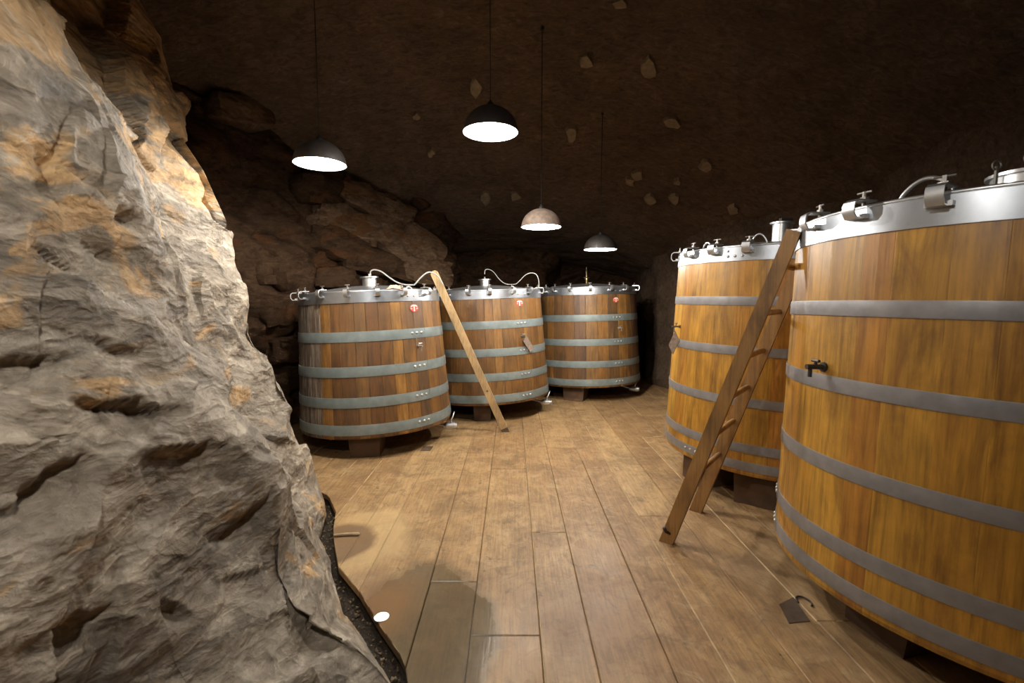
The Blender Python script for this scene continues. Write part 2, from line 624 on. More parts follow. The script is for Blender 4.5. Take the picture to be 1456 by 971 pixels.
xs = np.linspace(-5.6, 5.2, 190)
ys = np.linspace(-3.3, 12.4, 260)
XX, YY = np.meshgrid(xs, ys)
ZZ = ceil_z(XX, YY)
Pc = np.stack([XX, YY, ZZ], -1)
flat = Pc.reshape(-1, 3)
rel = relief(flat, [(0.8, 0.05, 8, 0.8, 0.4), (2.6, 0.022, 10, 1.0, 0.5)], 5, (1, 1, 1)) + 0.02 * vnoise(flat * 5, 3)
Pc[..., 2] += rel.reshape(ZZ.shape)
ceiling = struct(grid_object('ceiling', Pc, 'plaster', flip=True))


def ceil_at(x, y):
    i = int(np.clip(np.searchsorted(ys, y), 0, len(ys) - 1))
    j = int(np.clip(np.searchsorted(xs, x), 0, len(xs) - 1))
    return float(Pc[i, j, 2])


def ceil_hit(px, py):
    d = raydir(px, py)
    t = 1.0
    while t < 14:
        p = Vector((0, 0, CAM_H)) + d * t
        if p.z >= ceil_at(p.x, p.y):
            return p
        t += 0.02
    return None


WALL_L = [(-5.3, 3.2), (-4.4, 4.5), (-3.5, 5.2), (-3.05, 6.0), (-2.65, 6.9), (-1.95, 7.75), (-1.25, 8.4), (-1.05, 9.2), (-1.15, 10.2), (-1.3, 11.9)]
WALL_R = [(3.0, 11.9), (2.85, 10.2), (2.75, 9.25), (3.2, 7.9), (3.9, 6.9), (4.5, 6.0), (4.7, 4.5), (4.7, 3.0), (4.7, 0.0), (4.6, -3.2)]


def wall(name, path, z0, z1, nu, nv, amps, seed, mat, lean=0.0, warp=None):
    p2 = resample(path, nu)
    zz = np.linspace(z0, z1, nv)
    G = np.zeros((nv, nu, 3))
    G[..., 0] = p2[None, :, 0]
    G[..., 1] = p2[None, :, 1]
    G[..., 2] = zz[:, None]
    if warp is not None:
        G = warp(G)
    N = grid_normals(G)
    d = relief(G.reshape(-1, 3), amps, seed).reshape(nv, nu)
    G = G + N * (d + lean * (G[..., 2] - 1.5))[..., None]
    return struct(grid_object(name, G, mat, flip=False))


AMP_WALL = [(0.75, 0.22, 10, 0.9, 0.7), (1.9, 0.09, 14, 1.0, 0.7), (5.0, 0.03, 16, 1.1, 0.6), (13, 0.009, 16, 1.0, 0.6)]
# path order gives normals facing the room (to the right of travel = du x dv)
wall_left = wall('wall_left', WALL_L, -0.2, 5.0, 330, 220, AMP_WALL, 21, 'cave_rock')
wall_right = wall('wall_right', WALL_R, -0.2, 5.0, 170, 110, [(a, b * 0.5, c, d_, e) for a, b, c, d_, e in AMP_WALL], 33, 'plaster')


def niche(G):
    x, z = G[..., 0], G[..., 2]
    r = np.sqrt(((x - 1.85) / 1.0) ** 2 + (np.maximum(z - 1.9, 0) / 1.15) ** 2)
    k = 1 / (1 + np.exp((r - 1.0) * 18))
    G[..., 1] += 1.3 * k
    return G


wall_back = wall('wall_back', [(-1.6, 10.3), (3.4, 10.3)], -0.2, 4.2, 150, 110, AMP_WALL, 41, 'cave_rock', 0.0, niche)
wall_near = wall('wall_near', [(4.5, -3.0), (-5.4, -3.0)], -0.2, 5.2, 90, 50, AMP_WALL, 57, 'cave_rock')
wall_near_left = wall('wall_near_left', [(-5.3, -3.1), (-5.3, 3.4)], -0.2, 5.2, 60, 50, AMP_WALL, 61, 'cave_rock')

# pale flaked patches in the vault
FL = [(833, 85, 15, 11), (921, 94, 15, 18), (813, 188, 11, 13), (955, 172, 13, 12), (675, 122, 11, 16), (689, 279, 9, 12), (733, 277, 10, 8),
      (906, 247, 10, 9), (895, 257, 9, 7), (1004, 234, 12, 9), (962, 257, 6, 6), (924, 283, 10, 8), (959, 281, 8, 8), (1043, 297, 10, 7),
      (882, 3, 14, 8), (613, 215, 6, 6), (592, 163, 7, 6)]
for k, (px, py, rx, ry) in enumerate(FL):
    p = ceil_hit(px, py)
    if p is None:
        continue
    r = random.Random(100 + k)
    ring = []
    for j in range(9):
        a = 2 * math.pi * j / 9
        q = ceil_hit(px + rx * math.cos(a) * r.uniform(0.6, 1.15), py + ry * math.sin(a) * r.uniform(0.6, 1.15))
        ring.append(q)
    if any(q is None for q in ring):
        continue
    n = len(ring)
    top = [q + Vector((0, 0, -0.004 + ceil_at(q.x, q.y) - q.z)) for q in ring]
    low = [p.lerp(q, 0.86) + Vector((0, -0.004, -0.022)) for q in top]
    top = [q + Vector((0, 0.02, 0.03)) for q in top]
    m = MB().add(top + low, [(i, (i + 1) % n, n + (i + 1) % n, n + i) for i in range(n)] + [tuple(range(n, 2 * n))])
    m.build('stone_flake', 'flake', ceiling)


def boulder_mesh(center, size, rot, seed, mat, name, parent=None, cuts=9):
    """a chipped block: rounded cube with faceted relief"""
    pts, faces = [], []
    lookup = {}
    lin = np.linspace(-1, 1, cuts)

    def vid(p):
        key = tuple(round(c, 4) for c in p)
        if key not in lookup:
            lookup[key] = len(pts)
            pts.append(p)
        return lookup[key]
    for ax in range(3):
        for sgn in (-1, 1):
            for i in range(cuts - 1):
                for j in range(cuts - 1):
                    quad = []
                    for (u, v) in ((lin[i], lin[j]), (lin[i + 1], lin[j]), (lin[i + 1], lin[j + 1]), (lin[i], lin[j + 1])):
                        p = [0, 0, 0]
                        p[ax] = sgn
                        p[(ax + 1) % 3] = u
                        p[(ax + 2) % 3] = v
                        quad.append(vid(tuple(p)))
                    faces.append(tuple(quad if sgn > 0 else reversed(quad)))
    P = np.array(pts)
    ln = np.linalg.norm(P, axis=1, keepdims=True)
    P = P * (0.55 + 0.45 / ln * 1.15)
    P = P * np.array(size) / 2
    nrm = P / np.linalg.norm(P, axis=1, keepdims=True)
    s = min(size)
    P = P + nrm * (facets(P / s * 1.6 + 7.3, seed, 12, 1.0, 0.7) * s * 0.17 + facets(P / s * 4.2, seed + 3, 14, 1.0, 0.6) * s * 0.05)[:, None]
    P = P @ np.array(Euler(rot).to_matrix()).T + np.array(center)
    return MB().add(P.tolist(), faces).build(name, mat, parent, True, math.radians(32))


def wall_hit(px, py, back=0.0):
    d = raydir(px, py)
    best = None
    for (x0, y0), (x1, y1) in zip(WALL_L[:-1], WALL_L[1:]):
        ex, ey = x1 - x0, y1 - y0
        den = d.x * ey - d.y * ex
        if abs(den) < 1e-9:
            continue
        t = (x0 * ey - y0 * ex) / den
        s_ = (x0 * d.y - y0 * d.x) / den if False else ((d.x * t - x0) * ex + (d.y * t - y0) * ey) / (ex * ex + ey * ey)
        if t > 0 and -0.01 <= s_ <= 1.01 and (best is None or t < best[0]):
            best = (t, math.atan2(ey, ex))
    if best is None:
        return None
    t, ang = best
    return Vector((0, 0, CAM_H)) + d * (t + back), ang, t


# the broken stone ledge below the vault
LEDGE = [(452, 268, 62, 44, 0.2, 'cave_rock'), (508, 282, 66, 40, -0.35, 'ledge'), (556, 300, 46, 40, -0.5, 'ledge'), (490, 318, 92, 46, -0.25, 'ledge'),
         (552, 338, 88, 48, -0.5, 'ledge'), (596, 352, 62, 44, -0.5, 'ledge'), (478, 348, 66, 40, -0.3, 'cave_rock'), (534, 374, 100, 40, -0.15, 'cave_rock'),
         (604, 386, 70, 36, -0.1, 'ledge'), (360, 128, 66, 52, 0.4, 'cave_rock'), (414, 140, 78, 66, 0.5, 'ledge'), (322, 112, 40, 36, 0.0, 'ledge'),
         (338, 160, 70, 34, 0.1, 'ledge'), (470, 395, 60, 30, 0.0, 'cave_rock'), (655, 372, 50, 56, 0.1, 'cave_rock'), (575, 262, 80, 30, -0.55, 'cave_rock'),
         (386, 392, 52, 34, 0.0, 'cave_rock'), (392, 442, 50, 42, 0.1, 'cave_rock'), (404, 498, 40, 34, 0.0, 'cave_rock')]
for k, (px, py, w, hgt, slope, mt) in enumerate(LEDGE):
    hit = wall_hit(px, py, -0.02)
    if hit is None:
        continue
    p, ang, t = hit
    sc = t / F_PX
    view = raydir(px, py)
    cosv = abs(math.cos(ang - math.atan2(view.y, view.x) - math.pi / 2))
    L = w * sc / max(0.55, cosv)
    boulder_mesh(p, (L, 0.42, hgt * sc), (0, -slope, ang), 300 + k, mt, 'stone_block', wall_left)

# ------------------------------------------------------------------ the floor
floor = struct(MB().box((-0.4, 4.6, -0.17), (10.4, 15.8, 0.16)).build('floor', 'gravel'))

GAP_FAR = [(-0.42, 1.80), (-0.45, 1.90), (-0.493, 2.03), (-0.67, 2.26), (-0.87, 2.55), (-1.08, 2.80), (-1.22, 3.10), (-1.30, 3.30), (-1.37, 3.55),
           (-1.55, 3.86), (-2.2, 4.38), (-3.2, 4.62), (-3.8, 4.9), (-6, 5.6)]
GAP_NEAR = [(-0.42, 1.75), (-0.50, 1.60), (-0.80, 1.20), (-1.18, 0.78), (-1.48, 0.15), (-1.9, -0.9), (-2.6, -3.2), (-6, -3.2)]


def gfar(x):
    return float(np.interp(-x, [-q[0] for q in GAP_FAR], [q[1] for q in GAP_FAR]))


def gnear(x):
    return float(np.interp(-x, [-q[0] for q in GAP_NEAR], [q[1] for q in GAP_NEAR]))


SEAMS = [-3.62, -3.34, -3.02, -2.72, -2.42, -2.14, -1.86, -1.60, -1.34, -1.07, -0.87, -0.48, -0.205, 0.14, 0.385, 0.72, 0.965, 1.29, 1.57, 1.85,
         2.12, 2.42, 2.70, 2.98, 3.28, 3.58, 3.88, 4.18, 4.5]
JOINTS = {-0.205: [2.195, 4.49, 7.0], 0.14: [3.227, 5.9, 8.1], -0.48: [2.64, 5.07, 7.9], -0.87: [4.216, 6.6], 0.965: [3.49, 6.1, 8.6], 1.29: [4.43, 7.2],
          0.385: [5.15, 7.4], 0.72: [1.2, 4.75, 6.9], -1.07: [5.4], -1.34: [4.084, 6.9], 1.57: [2.3, 5.6], 1.85: [3.6, 6.6]}


def board(x0, x1, y0, y1, k):
    r = random.Random(k)
    g = 0.0011
    xa, xb = x0 + g, x1 - g
    ya, yb = y0 + g, y1 - g
    n = 9
    near = [(xa + (xb - xa) * i / (n - 1)) for i in range(n)]
    lo = [(x, ya) for x in near]
    hi = [(x, yb) for x in near]
    if xa < -0.42:
        if ya > 1.0 and yb > gfar(min(xb, -0.42)):
            lo = [(x, max(ya, gfar(x) if x < -0.42 else ya)) for x in near]
        elif yb < 1.78:
            hi = [(x, min(yb, gnear(x) if x < -0.42 else yb)) for x in near]
    keep = [i for i in range(n) if hi[i][1] - lo[i][1] > 0.02]
    if len(keep) < 2:
        return
    lo = [lo[i] for i in keep]
    hi = [hi[i] for i in keep]
    poly = lo + hi[::-1]
    cx = sum(p[0] for p in poly) / len(poly)
    cy = sum(p[1] for p in poly) / len(poly)
    dz = r.uniform(-0.002, 0.002)
    m = len(poly)
    b = 0.0045

    def inset(p):
        x, y = p
        x = min(max(x, xa + b), xb - b)
        return (x, y + (b if (x, y) in lo or p in lo else -b))
    top = [(*inset(p), 0.0) for p in poly]
    mid = [(p[0], p[1], -b) for p in poly]
    bot = [(p[0], p[1], -0.042) for p in poly]
    fs = [tuple(range(m)), tuple(reversed(range(2 * m, 3 * m)))]
    for i in range(m):
        j = (i + 1) % m
        fs += [(m + i, m + j, j, i), (2 * m + i, 2 * m + j, m + j, m + i)]
    o = MB().add(top + mid + bot, fs).build('floorboard', 'boards', floor)
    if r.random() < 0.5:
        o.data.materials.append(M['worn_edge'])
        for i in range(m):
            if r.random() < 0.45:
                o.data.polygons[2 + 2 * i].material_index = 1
    o.location.z = dz


kk = 0
for x0, x1 in zip(SEAMS[:-1], SEAMS[1:]):
    js = JOINTS.get(x0)
    ends = [-2.9]
    if js is None:
        y = rng.uniform(-1.5, 0.5)
        while y < 9.6:
            ends.append(y)
            y += rng.uniform(1.9, 3.3)
    else:
        if js[0] > 1.9:
            ends.append(rng.uniform(-0.8, 0.4))
        ends += js
    ends.append(10.3)
    if x1 < -0.42:
        ends = sorted(set(ends + [1.5 if x1 > -0.9 else 1.9]))
        ends = [e for e in ends if e <= 1.0 or e in (1.5, 1.9) or e > 1.9]
    if x0 < -0.42 <= x1 or x0 == -0.48:
        ends = sorted(set(ends + [1.77]))
    for y0, y1 in zip(ends[:-1], ends[1:]):
        kk += 1
        board(x0, x1, y0, y1, kk)


# ------------------------------------------------------------------ the leaning rock in front
def colpts(lst):
    out = []
    for q in lst:
        out.append(tuple(at_y(q[0], q[1], q[2])) if len(q) == 3 and q[0] > 30 or (len(q) == 3 and abs(q[1]) > 6) else q)
    return out


def px3(lst):
    return [tuple(at_y(*q)) for q in lst]


RB = [(-1.68, 3.86, -0.2)] + px3([(453, 706, 3.79), (425, 650, 3.76), (408, 600, 3.72), (411, 562, 3.70), (378, 500, 3.70), (347, 425, 3.72), (312, 350, 3.76),
                                 (300, 332, 3.80), (306, 318, 3.76), (272, 245, 3.82), (232, 200, 3.84), (192, 140, 3.88), (170, 105, 3.92), (138, 0, 4.0), (112, -90, 4.1)]) + [(-4.3, 4.2, 5.0)]
RA = [(-1.44, 3.32, -0.2)] + px3([(452, 764, 3.20), (408, 717, 3.14), (358, 629, 3.05), (322, 580, 3.0), (264, 450, 2.94), (216, 310, 2.90), (168, 178, 2.88),
                                 (122, 60, 2.90), (84, -60, 2.95), (50, -180, 3.0)]) + [(-3.4, 3.1, 5.0)]
R2 = [(-0.52, 1.86, -0.2)] + px3([(572, 985, 1.86), (505, 880, 1.95), (438, 790, 2.04), (360, 670, 2.12), (285, 540, 2.16), (215, 400, 2.18), (150, 250, 2.2), (90, 100, 2.24),
                                 (40, -40, 2.3)]) + [(-2.9, 2.4, 5.0)]
R1 = [(-0.82, 1.42, -0.2), (-0.87, 1.42, 0.2)] + px3([(300, 971, 1.46), (235, 800, 1.50), (170, 650, 1.52), (110, 480, 1.54), (55, 320, 1.55), (0, 150, 1.58), (-50, 0, 1.62)]) + [(-2.6, 1.75, 5.0)]
R0 = [(-1.2, 0.93, -0.2), (-1.28, 0.94, 0.5), (-1.38, 0.96, 1.0), (-1.5, 1.0, 1.5), (-1.66, 1.0, 2.1), (-1.86, 1.05, 2.7), (-2.1, 1.1, 3.4), (-2.6, 1.2, 5.0)]
RM1 = [(-1.55, 0.15, -0.2), (-1.62, 0.15, 1.0), (-1.9, 0.15, 2.1), (-2.4, 0.2, 3.4), (-2.9, 0.2, 5.0)]
RM2 = [(-2.0, -1.0, -0.2), (-2.1, -1.0, 1.5), (-2.6, -1.0, 3.0), (-3.3, -1.0, 5.0)]
RM3 = [(-2.7, -3.0, -0.2), (-2.9, -3.0, 2.0), (-3.8, -3.0, 5.0)]
RC = [(-2.25, 4.35, -0.2), (-2.6, 4.35, 1.5), (-3.1, 4.5, 3.0), (-4.3, 4.9, 5.0)]
RD = [(-3.4, 4.75, -0.2), (-3.6, 4.75, 2.0), (-4.6, 5.2, 5.0)]
RE = [(-5.2, 4.6, -0.2), (-5.4, 4.6, 5.0)]
NV = 520
zz = np.linspace(-0.2, 5.0, NV)


def samp(col):
    c = np.array(col, float)
    # parametrise by accumulated length so notches keep their overhang, then even rows by z of a monotone version
    zmon = np.maximum.accumulate(c[:, 2] + np.arange(len(c)) * 1e-6)
    return np.stack([np.interp(zz, zmon, c[:, 0]), np.interp(zz, zmon, c[:, 1]), zz], -1)


cols = [samp(c) for c in (RM3, RM2, RM1, R0, R1, R2, RA)]
A, B = samp(RA), samp(RB)
va = A * 0.62 + B * 0.38
va[:, 1] += np.interp(zz, [1.0, 1.6, 2.2, 5.0], [0.12, 0.22, 0.55, 0.6])
vb = A * 0.22 + B * 0.78
vb[:, 1] += np.interp(zz, [1.0, 1.6, 2.2, 5.0], [0.04, 0.08, 0.16, 0.2])
cols += [va, vb, B] + [samp(c) for c in (RC, RD, RE)]
counts = [16, 20, 40, 80, 110, 150, 75, 60, 40, 36, 24, 12]
strips = []
for c0, c1, n in zip(cols[:-1], cols[1:], counts):
    for k in range(n):
        strips.append(c0 + (c1 - c0) * (k / n))
strips.append(cols[-1])
G = np.stack(strips, 1)
# soften the control net a little before chipping
for _ in range(3):
    G[:, 1:-1] = 0.25 * G[:, :-2] + 0.5 * G[:, 1:-1] + 0.25 * G[:, 2:]
N = grid_normals(G)
ROCK_AMP = [(0.85, 0.11, 22, 1.1, 0.5), (2.1, 0.050, 26, 1.3, 0.5), (5.2, 0.012, 26, 1.4, 0.5), (12.0, 0.0028, 22, 1.2, 0.5)]
Q = (G.reshape(-1, 3) @ BED.T) * np.array((0.75, 1.0, 1.6))
Q = Q + 0.14 * np.stack([vnoise(Q * 2.0, 900 + k) for k in range(3)], -1)
d = 0.20 * crease(Q * 0.9, 77, 1.2) - 0.11 * crease(Q * 1.9 + 3.3, 177, 1.2) + 0.030 * crease(Q * 3.9, 277, 1.2) - 0.012 * crease(Q * 7.5 + 1.7, 377, 1.2) + 0.0035 * crease(Q * 16, 477, 1.1)
d = (d - d.mean()).reshape(NV, -1)
Pf = G.reshape(-1, 3)
saw = np.zeros(len(Pf))
for fq, am, sd, tl in ((1.3, 0.055, 400, (0.25, -0.35)), (3.1, 0.028, 420, (0.15, -0.45))):
    s_ = Pf[:, 2] + tl[0] * Pf[:, 0] + tl[1] * Pf[:, 1] + 0.16 * vnoise(Pf * 2.3, sd) + 0.05 * vnoise(Pf * 6.1, sd + 1)
    s_ = s_ * fq
    fr_ = s_ - np.floor(s_)
    tooth = np.minimum(fr_ / 0.80, (1 - fr_) / 0.20)
    tooth = tooth * tooth * (3 - 2 * tooth)
    mask = np.clip(vnoise(Pf * 1.5 * (fq / 2) ** 0.6, sd + 2) * 1.6 + 0.25, 0, 1)
    saw += am * (1 - tooth) * mask * -1.0
low = np.interp(G[..., 2], [-0.2, 0.05, 0.5], [0.25, 0.35, 1.0])
disp = (d + saw.reshape(NV, -1)) * low
# hollows and gashes broken out of the face
V = G + N * disp[..., None] - np.array((0, 0, CAM_H))
dep = V[..., 1] * math.cos(PITCH) - V[..., 2] * math.sin(PITCH)
upv = V[..., 1] * math.sin(PITCH) + V[..., 2] * math.cos(PITCH)
dep_ok = np.where(dep > 0.3, dep, 1e9)
PX, PY = 728 + F_PX * V[..., 0] / dep_ok, 485.5 - F_PX * upv / dep_ok
# (column, row, half length, fall-off below the lip, slope, depth)
for hx, hy, rw, rh, ang, hd in ((187, 305, 0.085, 0.10, 0.1, 0.085), (145, 355, 0.10, 0.08, 0.35, 0.05), (245, 872, 0.09, 0.10, -0.7, 0.05),
                                (90, 888, 0.15, 0.14, -0.05, 0.05), (345, 728, 0.16, 0.12, 0.05, 0.055), (275, 632, 0.20, 0.20, 0.3, 0.06), (110, 235, 0.13, 0.10, 0.3, 0.035),
                                (430, 725, 0.10, 0.08, 0.25, 0.03), (175, 500, 0.16, 0.14, 0.4, 0.045), (60, 690, 0.16, 0.16, 0.25, 0.05), (190, 570, 0.20, 0.22, 0.35, 0.06),
                                (40, 520, 0.18, 0.15, 0.1, 0.045)):
    e = (PX - hx) ** 2 + (PY - hy) ** 2
    e = np.where(dep < 4.2, e, 1e12)
    iy, ix = np.unravel_index(np.argmin(e), e.shape)
    D_ = G - G[iy, ix]
    tu = np.array((-math.sin(0.6), 0, 0)) + 0
    right = np.cross(N[iy, ix], (0, 0, 1.0))
    right = right / np.linalg.norm(right)
    if right[0] < 0:
        right = -right
    upn = np.cross(right, N[iy, ix])
    if upn[2] < 0:
        upn = -upn
    a_, b_ = D_ @ right, D_ @ upn
    ca, sa = math.cos(ang), math.sin(ang)
    u_, v_ = a_ * ca + b_ * sa, -a_ * sa + b_ * ca
    wob = vnoise(G.reshape(-1, 3) * 9, 700 + hx).reshape(NV, -1)
    v_ = v_ + 0.030 * wob + 0.012 * vnoise(G.reshape(-1, 3) * 31, 800 + hx).reshape(NV, -1)
    lip = np.clip(1 - (u_ / rw) ** 2 + 0.3 * wob, 0, 1)
    under = np.where(v_ > 0, np.clip(1 - v_ / 0.018, 0, 1), np.clip(1 + v_ / rh, 0, 1) ** 1.5)
    disp = disp - hd * lip * under * (np.linalg.norm(D_, axis=-1) < 0.5)
G = G + N * disp[..., None]
rock = grid_object('rock_outcrop', G, 'rock')
tag(rock, 'large leaning mass of grey and ochre bare rock beside the floorboards', 'rock')


# loose chips lying in the gap between rock and boards
pm = MB()
pr = random.Random(5)
for k in range(420):
    t_ = pr.uniform(0, len(GAP_FAR) - 5.001)
    i0 = int(t_)
    a0, a1 = Vector(GAP_FAR[i0]), Vector(GAP_FAR[i0 + 1])
    q2 = a0.lerp(a1, t_ - i0)
    out = Vector((-(a1 - a0).y, (a1 - a0).x)).normalized()
    if out.x > 0:
        out = -out
    q2 = q2 + out * (pr.random() ** 1.3) * 0.20
    rs_ = pr.uniform(0.004, 0.014)
    c_ = Vector((q2.x, q2.y, -0.09 + rs_ * 0.6))
    oc = [Vector(v_) * rs_ * pr.uniform(0.6, 1.3) for v_ in ((1, 0, 0), (0, 1, 0), (-1, 0, 0), (0, -1, 0), (0, 0, 0.7), (0, 0, -0.7))]
    ro = Euler((pr.uniform(0, 6), pr.uniform(0, 6), pr.uniform(0, 6))).to_matrix()
    pm.add([c_ + ro @ v_ for v_ in oc], [(0, 1, 4), (1, 2, 4), (2, 3, 4), (3, 0, 4), (1, 0, 5), (2, 1, 5), (3, 2, 5), (0, 3, 5)])
peb = pm.build('gravel', simple('stone_chips', (0.20, 0.145, 0.085), 0.8, 0, 0.7, 40))
peb['kind'] = 'stuff'
tag(peb, 'brown stone chips lying in the gap between rock and boards', 'gravel')

# ------------------------------------------------------------------ vats
def clamp_profile():
    """C-shaped strap in (radial, z)"""
    o = [(-0.045, 0.030), (0.040, 0.030), (0.056, 0.020), (0.060, 0.006), (0.060, -0.016), (0.046, -0.036), (0.004, -0.036)]
    return o


def strip_mesh(prof, width, th):
    """flat bar bent along prof (r,z); extruded along tangent (y)"""
    m = MB()
    P = [Vector((r, 0, z)) for r, z in prof]
    n = len(P)
    rows = []
    for i, p in enumerate(P):
        a, b = P[max(0, i - 1)], P[min(n - 1, i + 1)]
        dd = (b - a).normalized()
        nn = Vector((-dd.z, 0, dd.x))
        rows.append([p + nn * th / 2 + Vector((0, -width / 2, 0)), p + nn * th / 2 + Vector((0, width / 2, 0)),
                     p - nn * th / 2 + Vector((0, width / 2, 0)), p - nn * th / 2 + Vector((0, -width / 2, 0))])
    vs = [q for r in rows for q in r]
    fs = []
    for i in range(n - 1):
        for k in range(4):
            k2 = (k + 1) % 4
            fs.append((i * 4 + k, i * 4 + k2, i * 4 + 4 + k2, i * 4 + 4 + k))
    fs += [(3, 2, 1, 0), ((n - 1) * 4, (n - 1) * 4 + 1, (n - 1) * 4 + 2, (n - 1) * 4 + 3)]
    return m.add(vs, fs)


CLAMP_ME = strip_mesh(clamp_profile(), 0.034, 0.006)
BOLT = MB().tube([(-0.012, 0, -0.012), (-0.012, 0, 0.066)], 0.0055, 8).tube([(-0.012, 0, 0.033), (-0.012, 0, 0.045)], 0.012, 6)
BOLT.tube([(-0.012, -0.02, 0.062), (-0.012, 0.02, 0.062)], 0.004, 6)
LUG = MB().box((0.012, 0, -0.030), (0.024, 0.05, 0.016))
RIVET = MB().lathe([(0.0115, 0), (0.0105, 0.004), (0.006, 0.0075), (0.0005, 0.0085)], 10)


def proto(mb, name, mat):
    me = bpy.data.meshes.new(name)
    me.from_pydata(mb.v, [], mb.f)
    me.materials.append(M[mat])
    me.polygons.foreach_set('use_smooth', [True] * len(me.polygons))
    me.set_sharp_from_angle(angle=math.radians(40))
    me.update()
    return me


ME_CLAMP, ME_BOLT, ME_LUG, ME_RIVET = proto(CLAMP_ME, 'clamp', 'steel'), proto(BOLT, 'bolt', 'dark_steel'), proto(LUG, 'lug', 'steel'), proto(RIVET, 'rivet', 'steel')


def inst(name, me, parent, mat):
    o = bpy.data.objects.new(name, me)
    COL.objects.link(o)
    o.parent = parent
    o.matrix_local = mat
    return o


class Vat:
    def __init__(s, name, cx, cy, zb, rb, tp, tx, ty, top, hoops, hoop_w, ring_h, old, label, n_staves, seed):
        s.zb, s.rb, s.tp, s.top, s.ring_h, s.old = zb, rb, tp, top, ring_h, old
        ax = Vector((tx, ty, 1)).normalized()
        q = Vector((0, 0, 1)).rotation_difference(ax)
        s.root = empty(name, (cx - tx * zb, cy - ty * zb, 0))
        s.root.rotation_mode = 'QUATERNION'
        s.root.rotation_quaternion = q
        s.M = Matrix.Translation(s.root.location) @ q.to_matrix().to_4x4()
        s.Mi = s.M.inverted()
        tag(s.root, label, 'wine vat', 'aged vats with grey hoops at the far end' if old else 'honey-coloured vats by the ladder')
        s.rnd = random.Random(seed)
        s.hoops, s.hoop_w = hoops, hoop_w
        s.hoop_obj = []
        s.staves(n_staves)
        s.bands()
        s.lid()

    def r(s, z):
        return s.rb - s.tp * z

    def P(s, th, r, z):
        return Vector((r * math.cos(th), r * math.sin(th), s.zb + z))

    def frame(s, th, r, z, face='radial'):
        """local matrix: x radial, y tangential, z up"""
        return Matrix.Translation(s.P(th, r, z)) @ Matrix.Rotation(th, 4, 'Z')

    def theta(s, px, z):
        """angle on the visible side whose point at height z projects to image column px"""
        loc = s.M.translation
        base = math.atan2(-loc.y, -loc.x)
        best = None
        for k in range(-900, 901):
            th = base + k / 900 * 1.55
            x, _ = px_of(s.M @ s.P(th, s.r(z), z))
            e = abs(x - px)
            if best is None or e < best[0] - 1e-6:
                best = (e, th)
        return best[1]

    def staves(s, n):
        H = s.top + 0.02
        ws = [s.rnd.uniform(0.72, 1.28) for _ in range(n)]
        tot = sum(ws)
        a = s.rnd.uniform(0, 1)
        for w in ws:
            da = 2 * math.pi * w / tot
            a0, a1 = a, a + da
            a += da
            rows = []
            for z in (0.0, 0.02, H):
                R = s.r(z) - (0.006 if z == 0.0 else 0)
                g = (0.0005 if s.old else 0.00012) / R
                gd = 0.003 if s.old else 0.0005
                bv = (0.005 if s.old else 0.0025) / R
                rows.append([(a0 + g, R - gd), (a0 + g + bv, R), ((a0 + a1) / 2, R), (a1 - g - bv, R), (a1 - g, R - gd), (a1 - g, R - 0.05), (a0 + g, R - 0.05)])
            m = MB()
            vs = []
            zs = (0.0, 0.02, H)
            for rr, z in zip(rows, zs):
                vs += [s.P(t, R, z) for t, R in rr]
            fs = [tuple(reversed(range(7))), tuple(range(14, 21))]
            for i in range(2):
                for k in range(7):
                    k2 = (k + 1) % 7
                    fs.append((i * 7 + k, i * 7 + k2, i * 7 + 7 + k2, i * 7 + 7 + k))
            m.add(vs, fs)
            mat = 'old_stave' if s.old else 'new_stave'
            if s.old:
                x, _ = px_of(s.M @ s.P((a0 + a1) / 2, s.r(0.7), 0.7))
                nearside = (s.M @ s.P((a0 + a1) / 2, s.r(0.7), 0.7)).y < s.M.translation.y + 0.3
                if s.M.translation.x < -1 and nearside and x < 462:
                    mat = 'grey_stave'
            m.build('stave', mat, s.root)
        MB().lathe([(0.0005, 0.05), (s.rb - 0.045, 0.05), (s.rb - 0.045, 0.09), (0.0005, 0.09)], 48, (0, 0, s.zb)).build('bottom_head', 'bottom', s.root)

    def bands(s):
        for k, z0 in enumerate(s.hoops):
            w = s.hoop_w
            z1 = z0 + w
            t = 0.005
            prof = [(s.r(z0) - 0.001, z0), (s.r(z0) + t, z0), (s.r(z0) + t + 0.0006, z0 + 0.003), (s.r(z1) + t + 0.0006, z1 - 0.003), (s.r(z1) + t, z1), (s.r(z1) - 0.001, z1)]
            o = MB().lathe(prof, 96, (0, 0, s.zb), True).build('hoop', 'old_hoop' if s.old else 'new_hoop', s.root, True, math.radians(30))
            s.hoop_obj.append(o)
        z0, z1 = s.top, s.top + s.ring_h
        t = 0.007
        prof = [(s.r(z0) - 0.03, z0), (s.r(z0) + t, z0), (s.r(z1) + t, z1), (s.r(z1) + t - 0.012, z1 + 0.004), (s.r(z1) - 0.03, z1)]
        s.ring = MB().lathe(prof, 96, (0, 0, s.zb), True).build('rim_band', 'band', s.root, True, math.radians(30))
        s.zr = z1
        s.rr = s.r(z1) + t
        # rolled lid edge
        rt = s.rr - 0.012
        pts = [(rt + 0.009 * math.cos(a), z1 + 0.009 + 0.009 * math.sin(a)) for a in [i * math.pi / 4 for i in range(8)]]
        MB().lathe(pts, 96, (0, 0, s.zb), True).build('lid_edge', 'steel', s.root, True)

    def lid(s):
        z, R = s.zr + 0.008, s.rr - 0.012
        prof = [(R, z), (R * 0.96, z + 0.004), (R * 0.80, z + 0.030), (R * 0.55, z + 0.060), (R * 0.30, z + 0.082), (0.10, z + 0.090), (0.0005, z + 0.090)]
        s.lid_o = MB().lathe(prof, 72, (0, 0, s.zb)).build('lid', 'steel', s.root, True, math.radians(40))
        s.zl = z + 0.085

